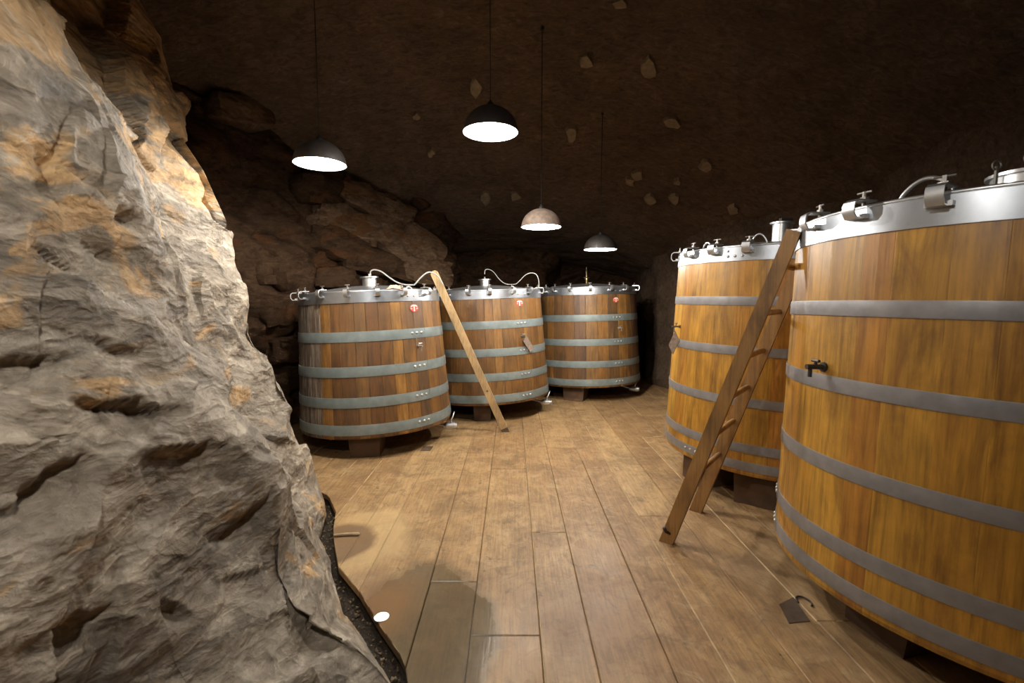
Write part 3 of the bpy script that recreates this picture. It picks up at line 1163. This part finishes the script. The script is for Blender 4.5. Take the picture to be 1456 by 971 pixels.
    def joints(s, px_list, hoops=None, n=3, gap=0.062):
        """rivets on each hoop; px_list = image column of the middle rivet, one per hoop"""
        for k, px in enumerate(px_list):
            if px is None:
                continue
            z = s.hoops[k] + s.hoop_w * 0.55
            th = s.theta(px, z)
            for i in range(n):
                t = th + (i - (n - 1) / 2) * gap / s.r(z)
                m = s.frame(t, s.r(z) + 0.0055, z) @ Matrix.Rotation(math.pi / 2, 4, 'Y')
                inst('rivet', ME_RIVET, s.hoop_obj[k], m @ Matrix.Scale(1.35 if s.old else 1.0, 4))
            # overlapped hoop end
            t0 = th + 1.9 * gap / s.r(z)
            m = s.frame(t0, s.r(z) + 0.004, s.hoops[k] + s.hoop_w / 2)
            MB().box((0, 0, 0), (0.006, 0.012, s.hoop_w * 0.98)).xform(m).build('hoop_end', 'old_hoop' if s.old else 'new_hoop', s.hoop_obj[k])

    def ring_rivets(s, px_list, dz=0.5):
        for px in px_list:
            z = s.top + s.ring_h * dz
            th = s.theta(px, z)
            inst('rivet', ME_RIVET, s.ring, s.frame(th, s.r(z) + 0.0075, z) @ Matrix.Rotation(math.pi / 2, 4, 'Y') @ Matrix.Scale(0.9, 4))

    def clamps(s, px_list, spacing):
        ths = sorted(s.theta(px, s.zr) for px in px_list)
        lo, hi = ths[0], ths[-1]
        rest = 2 * math.pi - (hi - lo)
        n = max(1, int(round(rest / spacing)))
        ths += [th for th in (hi + rest * k / n for k in range(1, n)) if s.old or abs(abs(math.sin(th)) - 1) > 0.02]
        for th in ths:
            c = inst('clamp', ME_CLAMP, s.root, s.frame(th, s.rr, s.zr) @ Matrix.Diagonal((1.1, 1.25, 1.2, 1) if s.old else (1.1, 1.75, 1.2, 1)))
            for nm, me in (('bolt', ME_BOLT), ('lug', ME_LUG)):
                b = bpy.data.objects.new(nm, me)
                COL.objects.link(b)
                b.parent = c

    def neck(s, px, r, hgt, flange, Y=None, mat='steel'):
        c = s.Mi @ at_y(px, 395, s.M.translation.y if Y is None else Y)
        s.nc = Vector((c.x, c.y, 0))
        z = s.zb + s.zl - 0.02
        s.nz = z + hgt
        prof = [(r, z), (r, z + hgt), (flange, z + hgt + 0.002), (flange, z + hgt + 0.016), (0.0005, z + hgt + 0.018)]
        MB().lathe(prof, 32, (c.x, c.y, 0)).build('neck', mat, s.root, True, math.radians(35))
        ringp = [(r + 0.03, z - 0.01), (r + 0.03, z + 0.008), (r, z + 0.010)]
        MB().lathe(ringp, 32, (c.x, c.y, 0)).build('neck_collar', mat, s.root, True, math.radians(35))
        return s.nc

    def hose(s, pxs, rad=0.008):
        pts = catmull([s.Mi @ at_y(*q) for q in pxs], 8)
        MB().tube(pts, rad, 8).build('hose', 'hose', s.root, True)

    def badge(s, px, py_z):
        z = py_z
        th = s.theta(px, z)
        fr = s.frame(th, s.r(z) + 0.001, z) @ Matrix.Rotation(-math.atan(s.tp), 4, 'Y')
        # local: x out, y tangential, z up ; ovals drawn in (y, z)

        def plate(poly, x0, x1):
            n = len(poly)
            vs = [(x0, a, b) for a, b in poly] + [(x1, a, b) for a, b in poly]
            fs = [tuple(range(n, 2 * n))] + [(k, (k + 1) % n, n + (k + 1) % n, n + k) for k in range(n)]
            return vs, fs
        ell = lambda a, b: [(a * math.cos(t * math.pi / 16), b * math.sin(t * math.pi / 16)) for t in range(32)]
        o = MB().add(*plate(ell(0.056, 0.040), 0, 0.004)).xform(fr).build('badge', 'red', s.root)
        m = MB()
        arc = [(0.052 * math.cos(t), 0.036 * math.sin(t)) for t in [math.radians(a) for a in range(25, 156, 10)]]
        arc += [(0.040 * math.cos(t), 0.021 * math.sin(t)) for t in [math.radians(a) for a in range(155, 24, -10)]]
        m.add(*plate(arc, 0.004, 0.006))
        m.add(*plate([(-0.009, -0.034), (0.009, -0.034), (0.006, 0.002), (0.010, 0.018), (-0.010, 0.018), (-0.006, 0.002)], 0.004, 0.006))
        m.add(*plate([(-0.046, -0.008), (-0.026, -0.014), (-0.026, -0.006), (-0.048, 0.001)], 0.004, 0.006))
        m.add(*plate([(0.026, -0.014), (0.046, -0.008), (0.048, 0.004), (0.026, -0.004)], 0.004, 0.006))
        m.xform(fr).build('badge_print', 'white', o)

    def peg(s, px, z, length=0.09, mat='dark_steel', rad=0.009):
        th = s.theta(px, z)
        fr = s.frame(th, s.r(z) - 0.01, z)
        o = MB().tube([(0, 0, 0), (0.02, 0, 0), (0.021, 0, 0), (length, 0, 0)], [rad * 1.9, rad * 1.9, rad, rad], 10).xform(fr).build('sample_valve', mat, s.root, True, math.radians(40))
        MB().tube([(length - 0.02, 0, 0), (length - 0.02, 0, -0.05)], rad * 0.75, 8).tube([(length * 0.55, 0, 0), (length * 0.55, 0, 0.03)], rad * 0.6, 8).tube(
            [(length * 0.55, -0.025, 0.03), (length * 0.55, 0.025, 0.03)], rad * 0.6, 8).xform(fr).build('valve_lever', mat, o, True, math.radians(40))
        return th, fr

    def tap(s, px, py):
        w = on_z(px, py, 0.14)
        p = s.Mi @ w
        dirn = Vector((p.x, p.y, 0)).normalized()
        start = dirn * (s.rb * 0.55)
        start.z = s.zb - 0.015
        end = p - dirn * 0.06
        pipe = MB().tube([start, start + Vector((0, 0, -0.03)), Vector((end.x, end.y, p.z)), p - dirn * 0.04], 0.016, 10)
        o = pipe.build('drain_valve', 'steel', s.root, True, math.radians(40))
        ang = math.atan2(dirn.y, dirn.x)
        fr = Matrix.Translation(p) @ Matrix.Rotation(ang, 4, 'Z') @ Matrix.Scale(1.3, 4)
        MB().tube([(-0.07, 0, 0), (-0.055, 0, 0), (-0.055, 0, 0), (-0.05, 0, 0), (0.035, 0, 0), (0.036, 0, 0), (0.055, 0, 0)],
                  [0.026, 0.026, 0.026, 0.034, 0.034, 0.027, 0.027], 14).xform(fr).build('valve_body', 'steel', o, True, math.radians(40))
        MB().tube([(0.0, 0, 0.03), (0.0, 0, 0.055), (0.012, 0.012, 0.075), (0.03, 0.03, 0.125)], [0.009, 0.009, 0.007, 0.006], 8).xform(fr).build('valve_handle', 'steel', o, True)

    def feet(s, front_px, front_py, w, dep, extra=(), h=None):
        """oak blocks: the first stands where the photo shows it, the rest spaced round"""
        p = on_z(front_px, front_py, 0)
        c0 = s.M @ Vector((0, 0, s.zb))
        base = math.atan2(p.y - c0.y, p.x - c0.x)
        rad = math.hypot(p.x - c0.x, p.y - c0.y) - dep / 2
        for k, da in enumerate((0,) + tuple(extra)):
            th = base + da
            m = MB()
            cx, cy = c0.x + rad * math.cos(th), c0.y + rad * math.sin(th)
            rot = Matrix.Rotation(th, 4, 'Z')
            vs = []
            for (hx, hy, top) in ((-dep / 2, -w / 2, 0), (dep / 2, -w / 2, 0), (dep / 2, w / 2, 0), (-dep / 2, w / 2, 0)):
                vs.append(rot @ Vector((hx, hy, 0)) + Vector((cx, cy, 0)))
            for (hx, hy) in ((-dep / 2, -w / 2 * 1.12), (dep / 2 * 0.9, -w / 2 * 1.12), (dep / 2 * 0.9, w / 2 * 1.12), (-dep / 2, w / 2 * 1.12)):
                q = rot @ Vector((hx, hy, 0)) + Vector((cx, cy, 0))
                l = s.Mi @ q
                l.z = s.zb + 0.03
                vs.append(s.M @ l)
            m.add(vs, [(3, 2, 1, 0), (4, 5, 6, 7), (0, 1, 5, 4), (1, 2, 6, 5), (2, 3, 7, 6), (3, 0, 4, 7)])
            m.xform(s.Mi).build('foot', 'foot', s.root)


# name, cx, cy, zb, rb, taper, tilt x, tilt y, ring bottom, hoops
v1 = Vat('wooden_vat', -1.603, 5.572, 0.215, 0.864, 0.053, -0.041, 0.014, 1.391, [0.992, 0.635, 0.320, 0.039], 0.105, 0.108, True,
         'aged oak vat with greyed whitish staves, a rag and a hose on its lid', 34, 11)
v2 = Vat('wooden_vat', -0.368, 7.096, 0.236, 0.923, 0.054, -0.036, 0.007, 1.416, [1.016, 0.647, 0.321, 0.032], 0.105, 0.108, True,
         'aged oak vat with a slanting wooden tag hanging from its sample valve', 36, 12)
v3 = Vat('wooden_vat', 1.322, 8.366, 0.233, 0.937, 0.042, -0.023, 0.015, 1.488, [1.062, 0.673, 0.323, 0.031], 0.105, 0.108, True,
         'aged oak vat with a thin brass stem instead of a neck on its lid', 36, 13)
v4 = Vat('wooden_vat', 2.448, 4.304, 0.289, 0.971, 0.042, 0.003, -0.007, 1.665, [1.318, 0.931, 0.534, 0.177, 0.038], 0.070, 0.105, False,
         'honey-coloured oak vat with a diamond-shaped tag hanging on its side', 38, 14)
v5 = Vat('wooden_vat', 2.461, 2.330, 0.220, 0.963, 0.003, 0.027, 0.010, 1.691, [1.328, 0.966, 0.577, 0.218, 0.043], 0.072, 0.115, False,
         'honey-coloured oak vat that the wooden ladder leans against', 38, 15)

v1.joints([592.5, 596.5, 599.5, 603])
v2.joints([741, 745, 747, 749])
v3.joints([877, 879, 880, 881])
v4.joints([None, None, None, None, 982])
v5.joints([None, None, None, 1106, 1101])
v1.ring_rivets([579, 588, 596])
v2.ring_rivets([728, 736, 745])
v3.ring_rivets([868, 875, 881])
v4.ring_rivets([1036, 1046, 1056], 0.35)
v4.ring_rivets([1036, 1056], 0.75)
v1.clamps([422, 433, 458, 494, 536, 572, 604, 622], 0.42)
v2.clamps([638, 666, 696, 728, 751, 766], 0.42)
v3.clamps([776, 789, 811, 839, 867, 887, 903], 0.42)
v4.clamps([964, 985, 1019, 1065], 0.42)
v5.clamps([1136, 1163, 1226, 1340], 0.42)
v1.neck(525, 0.080, 0.115, 0.105)
v2.neck(689, 0.072, 0.105, 0.095, mat='steel')
v4.neck(1108, 0.078, 0.19, 0.10)
v5.neck(1462, 0.17, 0.14, 0.19)
v1.badge(588.5, 1.315)
v2.badge(738.5, 1.345)
v3.badge(875.5, 1.395)
v1.peg(595, 0.905, 0.075, 'steel')
th2, fr2 = v2.peg(742, 0.895, 0.09)
v3.peg(880, 0.945, 0.09, 'steel', 0.011)
th4, fr4 = v4.peg(967, 1.115, 0.085, 'dark_steel', 0.008)
th5, fr5 = v5.peg(1172, 1.075, 0.10, 'iron', 0.013)
v1.tap(642, 605)
v2.tap(778, 572)
v3.tap(903, 553)
v1.feet(519, 650, 0.30, 0.34, (2.55, -2.55))
v2.feet(686, 599, 0.22, 0.34, (2.55, -2.55))
v3.feet(815, 570, 0.32, 0.34, (2.55, -2.55))
v4.feet(1072, 720, 0.30, 0.36, (2.1, 4.2, -0.75))
v5.feet(1240, 905, 0.30, 0.36, (2.1, 4.2))

# vat lid fittings
Y1 = 5.45
v1.hose([(527, 392, 5.48), (527, 386, 5.48), (532, 383.5, 5.47), (542, 386, 5.44), (553, 394, 5.40), (564, 401, 5.36), (575, 404.5, 5.34), (586, 405, 5.32), (590, 404, 5.30),
         (597, 396, 5.30), (605, 389, 5.32), (612, 387, 5.36), (622, 392, 5.45), (630, 405, 5.5)])
v2.hose([(689, 390, 7.05), (690, 384, 7.05), (695, 383, 7.04), (702, 387, 7.0), (710, 397, 6.9), (719, 403.5, 6.85), (732, 404, 6.8), (738, 400, 6.75), (747, 391, 6.7), (756, 388, 6.7),
         (763, 391, 6.72), (766, 400, 6.75), (766, 410, 6.78)], 0.0055)
MB().tube([v1.nc + Vector((0, 0, v1.nz)), v1.nc + Vector((0, 0, v1.nz + 0.05))], 0.012, 10).build('neck_spout', 'steel', v1.root, True, 0.7)
MB().tube([v2.nc + Vector((0, 0, v2.nz)), v2.nc + Vector((0, 0, v2.nz + 0.05))], 0.014, 10).build('neck_spout', 'dark_steel', v2.root, True, 0.7)


def handle(v, px0, px1, rise, z=None):
    a, b = v.theta(px0, v.zr), v.theta(px1, v.zr)
    r = v.rr - 0.07
    p0, p1 = v.P(a, r, v.zr + 0.01), v.P(b, r, v.zr + 0.01)
    pts = []
    for k in range(15):
        t = k / 14
        p = p0.lerp(p1, t)
        p.z += rise * math.sin(math.pi * t) ** 0.7
        pts.append(p)
    MB().tube(pts, 0.0085, 8).build('lid_handle', 'steel', v.root, True)


handle(v5, 1262, 1352, 0.085)
handle(v4, 1062, 1090, 0.085)
handle(v4, 990, 1004, 0.06)
handle(v1, 580, 592, 0.04)
handle(v2, 727, 737, 0.04)
# brass stem on the third vat
c = v3.Mi @ at_y(834, 400, 8.3)
z0 = v3.zb + v3.zl - 0.02
MB().lathe([(0.030, z0), (0.030, z0 + 0.02), (0.018, z0 + 0.03), (0.022, z0 + 0.09), (0.034, z0 + 0.10), (0.034, z0 + 0.12), (0.014, z0 + 0.14), (0.012, z0 + 0.22), (0.018, z0 + 0.23),
            (0.006, z0 + 0.26), (0.004, z0 + 0.31)], 14, (c.x, c.y, 0)).build('lid_stem', simple('old_brass', (0.34, 0.25, 0.11), 0.35, 0.9), v3.root, True, 0.7)
MB().tube([(c.x - 0.05, c.y, z0 + 0.13), (c.x + 0.05, c.y, z0 + 0.13)], 0.006, 8).build('stem_lever', 'dark_steel', v3.root, True)
# fittings around the big neck of the near vat
for k, (dx, dy) in enumerate(((-0.165, -0.10), (-0.19, 0.02), (-0.06, -0.185), (0.08, -0.18))):
    q = v5.nc + Vector((dx, dy, 0))
    m = MB().tube([(q.x, q.y, v5.nz - 0.11), (q.x, q.y, v5.nz + 0.05)], 0.008, 8)
    m.tube([(q.x + 0.022 * math.cos(a), q.y, v5.nz + 0.055 + 0.022 * math.sin(a)) for a in [i * math.pi / 6 for i in range(13)]], 0.005, 6, False)
    m.build('neck_bolt', 'dark_steel', v5.root, True, 0.7)
p = v5.nc
MB().tube([p + Vector((-0.04, -0.03, v5.nz + 0.01)), p + Vector((-0.04, -0.03, v5.nz + 0.09)), p + Vector((-0.04, -0.03, v5.nz + 0.10)), p + Vector((-0.04, -0.03, v5.nz + 0.15))],
          [0.022, 0.022, 0.012, 0.012], 12).build('neck_spout', 'dark_steel', v5.root, True, 0.7)
MB().box((v4.nc.x + 0.03, v4.nc.y, v4.nz + 0.035), (0.10, 0.05, 0.035)).build('neck_latch', 'iron', v4.root)


def hang_tag(v, th, fr, poly, name, tilt, out):
    """flat wooden tag hung below a sample valve; poly in (tangent, z)"""
    n = len(poly)
    t = 0.010
    vs = [(0, a, b) for a, b in poly] + [(t, a, b) for a, b in poly]
    fs = [tuple(reversed(range(n))), tuple(range(n, 2 * n))] + [(k, (k + 1) % n, n + (k + 1) % n, n + k) for k in range(n)]
    m = fr @ Matrix.Translation((out, 0, -0.005)) @ Matrix.Rotation(tilt, 4, 'X')
    o = MB().add(vs, fs).xform(m).build(name, 'slate', v.root)
    MB().tube([fr @ Vector((out + 0.005, 0, 0.012)), m @ Vector((0.005, 0, -0.02))], 0.002, 6).build('tag_wire', 'dark_steel', o)


tag_at = v4.Mi.to_3x3() @ Vector((0, 0, 1))
tp = v4.P(th4, v4.r(1.1) + 0.05, 1.10)
wloc = v4.M @ tp
face = Vector((-wloc.x, -wloc.y, 0)).normalized()
fr4b = v4.Mi @ (Matrix.Translation(wloc) @ Matrix.Rotation(math.atan2(face.y, face.x) - 0.35, 4, 'Z'))
hang_tag(v4, th4, fr4b, [(0.008, -0.02), (0.050, -0.105), (-0.004, -0.235), (-0.046, -0.150)][::-1], 'tag_board', 0.0, 0.0)
hang_tag(v2, th2, fr2, [(-0.045, -0.03), (-0.045, -0.24), (0.045, -0.24), (0.045, -0.03)], 'tag_board', 0.62, 0.045)

# rag lying on the first lid
hitp = at_y(562, 405.5, 5.02)
nu, nvv = 26, 18
Gr = np.zeros((nvv, nu, 3))
for i in range(nvv):
    for j in range(nu):
        Gr[i, j] = (-0.085 + 0.17 * j / (nu - 1), -0.06 + 0.12 * i / (nvv - 1), 0)
fl = Gr.reshape(-1, 3)
rr = np.sqrt((fl[:, 0] / 0.085) ** 2 + (fl[:, 1] / 0.06) ** 2)
bulge = 0.045 * np.clip(1 - rr ** 2 * 0.75, 0, 1) + 0.020 * facets(fl * 22, 9, 8, 1, 0.6) * np.clip(1.15 - rr * 0.7, 0, 1)
Gr[..., 2] = np.maximum(bulge, 0.0).reshape(nvv, nu)
Gr[..., 0] *= (1 + 0.25 * vnoise(fl * 18, 4)).reshape(nvv, nu)
Gr[..., 1] *= (1 + 0.25 * vnoise(fl * 18, 8)).reshape(nvv, nu)
rag = grid_object('rag', Gr, 'cloth')
lp = v1.Mi @ hitp
rr_ = math.hypot(lp.x, lp.y)
Rl = v1.rr - 0.012
zl = v1.zr + 0.008 + float(np.interp(rr_ / Rl, [0, 0.12, 0.30, 0.55, 0.80, 0.96, 1], [0.09, 0.09, 0.082, 0.06, 0.03, 0.004, 0]))
wp = v1.M @ Vector((lp.x, lp.y, v1.zb + zl + 0.004))
rag.location = wp
rag.rotation_euler = (math.radians(4), math.radians(3), 0.2)
tag(rag, 'crumpled beige rag lying on a steel vat lid', 'rag')

# ------------------------------------------------------------------ ladder and plank
foot1, foot2 = Vector((1.059, 3.10, 0)), Vector((1.440, 3.572, 0))
lean = Vector((0.505, -0.440, 2.03))
lad = empty('ladder', (foot1 + foot2) / 2)
tag(lad, 'worn wooden ladder with round rungs leaning against a honey-coloured vat', 'ladder')
axis = (foot2 - foot1).normalized()
up = lean.normalized()
nrm = axis.cross(up).normalized()
off = -lad.location
for f in (foot1, foot2):
    a, b = f.copy(), f + lean
    vs = []
    for p, w, dd in ((a, 0.046, 0.088), (b, 0.042, 0.074)):
        for sx, sy in ((-1, -1), (1, -1), (1, 1), (-1, 1)):
            q = p + axis * sx * w / 2 + nrm * sy * dd / 2
            if p is a:
                q = q + up * (-(q.z) / up.z)
            vs.append(q + off)
    MB().add(vs, [(3, 2, 1, 0), (4, 5, 6, 7), (0, 1, 5, 4), (1, 2, 6, 5), (2, 3, 7, 6), (3, 0, 4, 7)]).build('rail', 'ladder', lad)
for z in (0.50, 0.77, 1.03, 1.30, 1.57, 1.85):
    t = z / lean.z
    a, b = foot1 + lean * t, foot2 + lean * t
    MB().tube([a - axis * 0.012 + off, a + axis * 0.15 + off, b - axis * 0.15 + off, b + axis * 0.012 + off], [0.015, 0.019, 0.019, 0.015], 12).build('rung', 'ladder', lad, True, 0.7)
q = foot1 + lean * 0.045 - nrm * 0.05 * (1 if nrm.y < 0 else -1) * 0 + Vector((-0.045, -0.02, 0.0)) + off
MB().tube([q + Vector((0.035, 0.01, -0.02)), q + Vector((0.0, 0, 0.0)), q + Vector((-0.012, -0.004, 0.03))], [0.010, 0.010, 0.013], 8).build('nail', 'iron', lad, True)

pf, pt = Vector((-0.079, 5.79, 0.0)), Vector((-0.915, 5.53, 1.985))
pl = empty('plank', pf)
tag(pl, 'long pale wooden plank leaning against the rim of an aged vat', 'plank')
updir = (pt - pf).normalized()
L = (pt - pf).length
side = Vector((0, -1, 0)).cross(updir).normalized()
thick = updir.cross(side).normalized()
w, tk = 0.088, 0.030


def plank_piece(t0, t1, round_top, name, mat, parent):
    prof = [(-w / 2, t0), (w / 2, t0)]
    if round_top:
        prof += [(w / 2 * math.cos(a), t1 - w / 2 + w / 2 * math.sin(a)) for a in [math.pi * k / 10 for k in range(11)]]
    else:
        prof += [(w / 2, t1), (-w / 2, t1)]
    n = len(prof)
    vs = []
    for sgn in (-1, 1):
        for a, t in prof:
            q = side * a + updir * t + thick * sgn * tk / 2
            if t == 0:
                q = q + updir * (-(q.z) / updir.z)
            vs.append(q)
    fs = [tuple(range(n)), tuple(reversed(range(n, 2 * n)))] + [((k + 1) % n, k, n + k, n + (k + 1) % n) for k in range(n)]
    return MB().add(vs, fs).build(name, mat, parent)


plank_piece(0, 0.055, False, 'dirty_end', 'plank_tip', pl)
body = plank_piece(0.055, L, True, 'plank_body', 'plank', pl)
c = updir * (L * 0.27)
MB().tube([c - thick * (tk / 2 + 0.001), c + thick * (tk / 2 + 0.001)], 0.013, 12).build('knot_hole', 'plank_tip', body)


# ------------------------------------------------------------------ pendant lamps
def lamp(x, y, z, label, power=1.0, rot=0.0, D=0.42, shade='shade'):
    R = D / 2
    root = empty('pendant_lamp', (x, y, z))
    tag(root, label, 'pendant lamp', 'dome pendant lamps')
    hgt = R * 0.92
    prof = [(R, 0.0)] + [(R * math.cos(a), hgt * math.sin(a)) for a in [math.radians(k) for k in range(6, 85, 6)]] + [(0.028, hgt)]
    MB().lathe(prof, 48).build('shade', shade, root, True)
    inner = [(R - 0.001, 0.0), (R - 0.006, 0.002)] + [((R - 0.008) * math.cos(a), (hgt - 0.006) * math.sin(a)) for a in [math.radians(k) for k in range(6, 85, 6)]] + [(0.001, hgt - 0.006)]
    MB().lathe(inner, 48).build('reflector', 'reflector', root, True)
    MB().lathe([(0.030, hgt - 0.004), (0.030, hgt + 0.012), (0.016, hgt + 0.030), (0.006, hgt + 0.045), (0.0005, hgt + 0.045)], 16).build('cap', 'cord', root, True, 0.7)
    MB().lathe([(0.020, hgt - 0.006), (0.020, hgt - 0.075), (0.0005, hgt - 0.076)], 14).build('socket', 'reflector', root, True, 0.7)
    bz = hgt - 0.112
    MB().lathe([(0.0005, bz - 0.036)] + [(0.036 * math.cos(a), bz + 0.036 * math.sin(a)) for a in [math.radians(k) for k in range(-75, 61, 15)]] + [(0.016, hgt - 0.076)], 18).build('bulb', 'bulb', root, True)
    top = ceil_at(x, y) - z
    MB().tube([(0, 0, hgt + 0.04), (0, 0, top + 0.03)], 0.004, 6).build('cord', 'cord', root, True)
    MB().lathe([(0.016, top + 0.05), (0.016, top - 0.01), (0.006, top - 0.02), (0.0005, top - 0.02)], 10).build('ceiling_cup', 'cord', root, True, 0.7)
    ld = bpy.data.lights.new('lamp_light', 'POINT')
    ld.energy = LAMP_W * power
    ld.color = LAMP_COL
    ld.shadow_soft_size = 0.035
    lo = bpy.data.objects.new('lamp_light', ld)
    COL.objects.link(lo)
    lo.parent = root
    lo.location = (0, 0, bz - 0.075)
    root.rotation_euler = (0, 0, rot)
    return root


lamp(-1.605, 4.064, 2.777, 'dome pendant lamp hanging by the left rock wall near the broken ledge', 1.0)
lamp(-0.164, 3.735, 2.921, 'brightest dome pendant lamp on a long cord over the middle of the floor', 1.0)
lamp(0.309, 5.082, 2.413, 'pendant lamp whose domed shade has outside light painted in as pale brown', 1.0, shade='painted_lit_shade')
lamp(1.146, 6.212, 2.296, 'dark pendant lamp in front of the arched recess above a far vat', 0.9)
lamp(-0.55, 0.45, 3.00, 'dome pendant lamp above the leaning rock and near floor', 0.88)

# ------------------------------------------------------------------ small things on the floor
p0, p1 = on_z(475, 761, 0.012), on_z(509, 759, 0.012)
tw = MB().tube([p0, p0.lerp(p1, 0.5) + Vector((0, 0.006, 0)), p1, p1 + Vector((0.012, 0, 0))], [0.009, 0.011, 0.012, 0.006], 8).build('stick', 'twig', None, True, 0.7)
tag(tw, 'short pale stick lying on the stained boards beside the rock', 'stick')
c = on_z(543, 877, 0)
fl_ = empty('floor_glow_disc', (c.x, c.y, 0))  # bright round mark on the boards, drawn as an emissive rimmed disc
tag(fl_, 'small round glowing disc set into the damp floorboards', 'floor light')
MB().lathe([(0.0005, 0.004), (0.025, 0.0038), (0.041, 0.001)], 24).build('lens', 'floor_glow', fl_, True)
MB().lathe([(0.040, -0.01), (0.040, 0.002), (0.043, 0.0028), (0.046, 0.0005), (0.046, -0.01)], 24).build('rim', 'iron', fl_, True, 0.7)
quad = [on_z(1108, 860, 0), on_z(1122, 887, 0), on_z(1152, 884, 0), on_z(1128, 850, 0)]
hp = MB().prism([(q.x, q.y) for q in quad], -0.002, 0.005).build('floor_plate', simple('brown_iron_plate', (0.095, 0.062, 0.042), 0.5, 0.3, 0.3, 18))
tag(hp, 'dark square metal plate lying on the boards by the nearest honey vat', 'plate')
c = on_z(1143, 855, 0.006)
pts = [c + Vector((0.035 * math.cos(a), 0.045 * math.sin(a), 0)) for a in [math.radians(k) for k in range(-60, 210, 18)]]
hk = MB().tube(pts, 0.005, 8).build('wire_hook', 'iron', None, True)
tag(hk, 'bent iron wire hook lying on the boards beside a dark plate', 'hook')
c = on_z(607, 638, 0)
pa = MB().prism([(c.x - 0.06, c.y - 0.08), (c.x + 0.05, c.y - 0.08), (c.x + 0.06, c.y + 0.08), (c.x - 0.05, c.y + 0.08)], -0.003, 0.004).build('floor_patch', 'bottom')
tag(pa, 'small dark patch plate on the boards before an aged vat', 'plate')
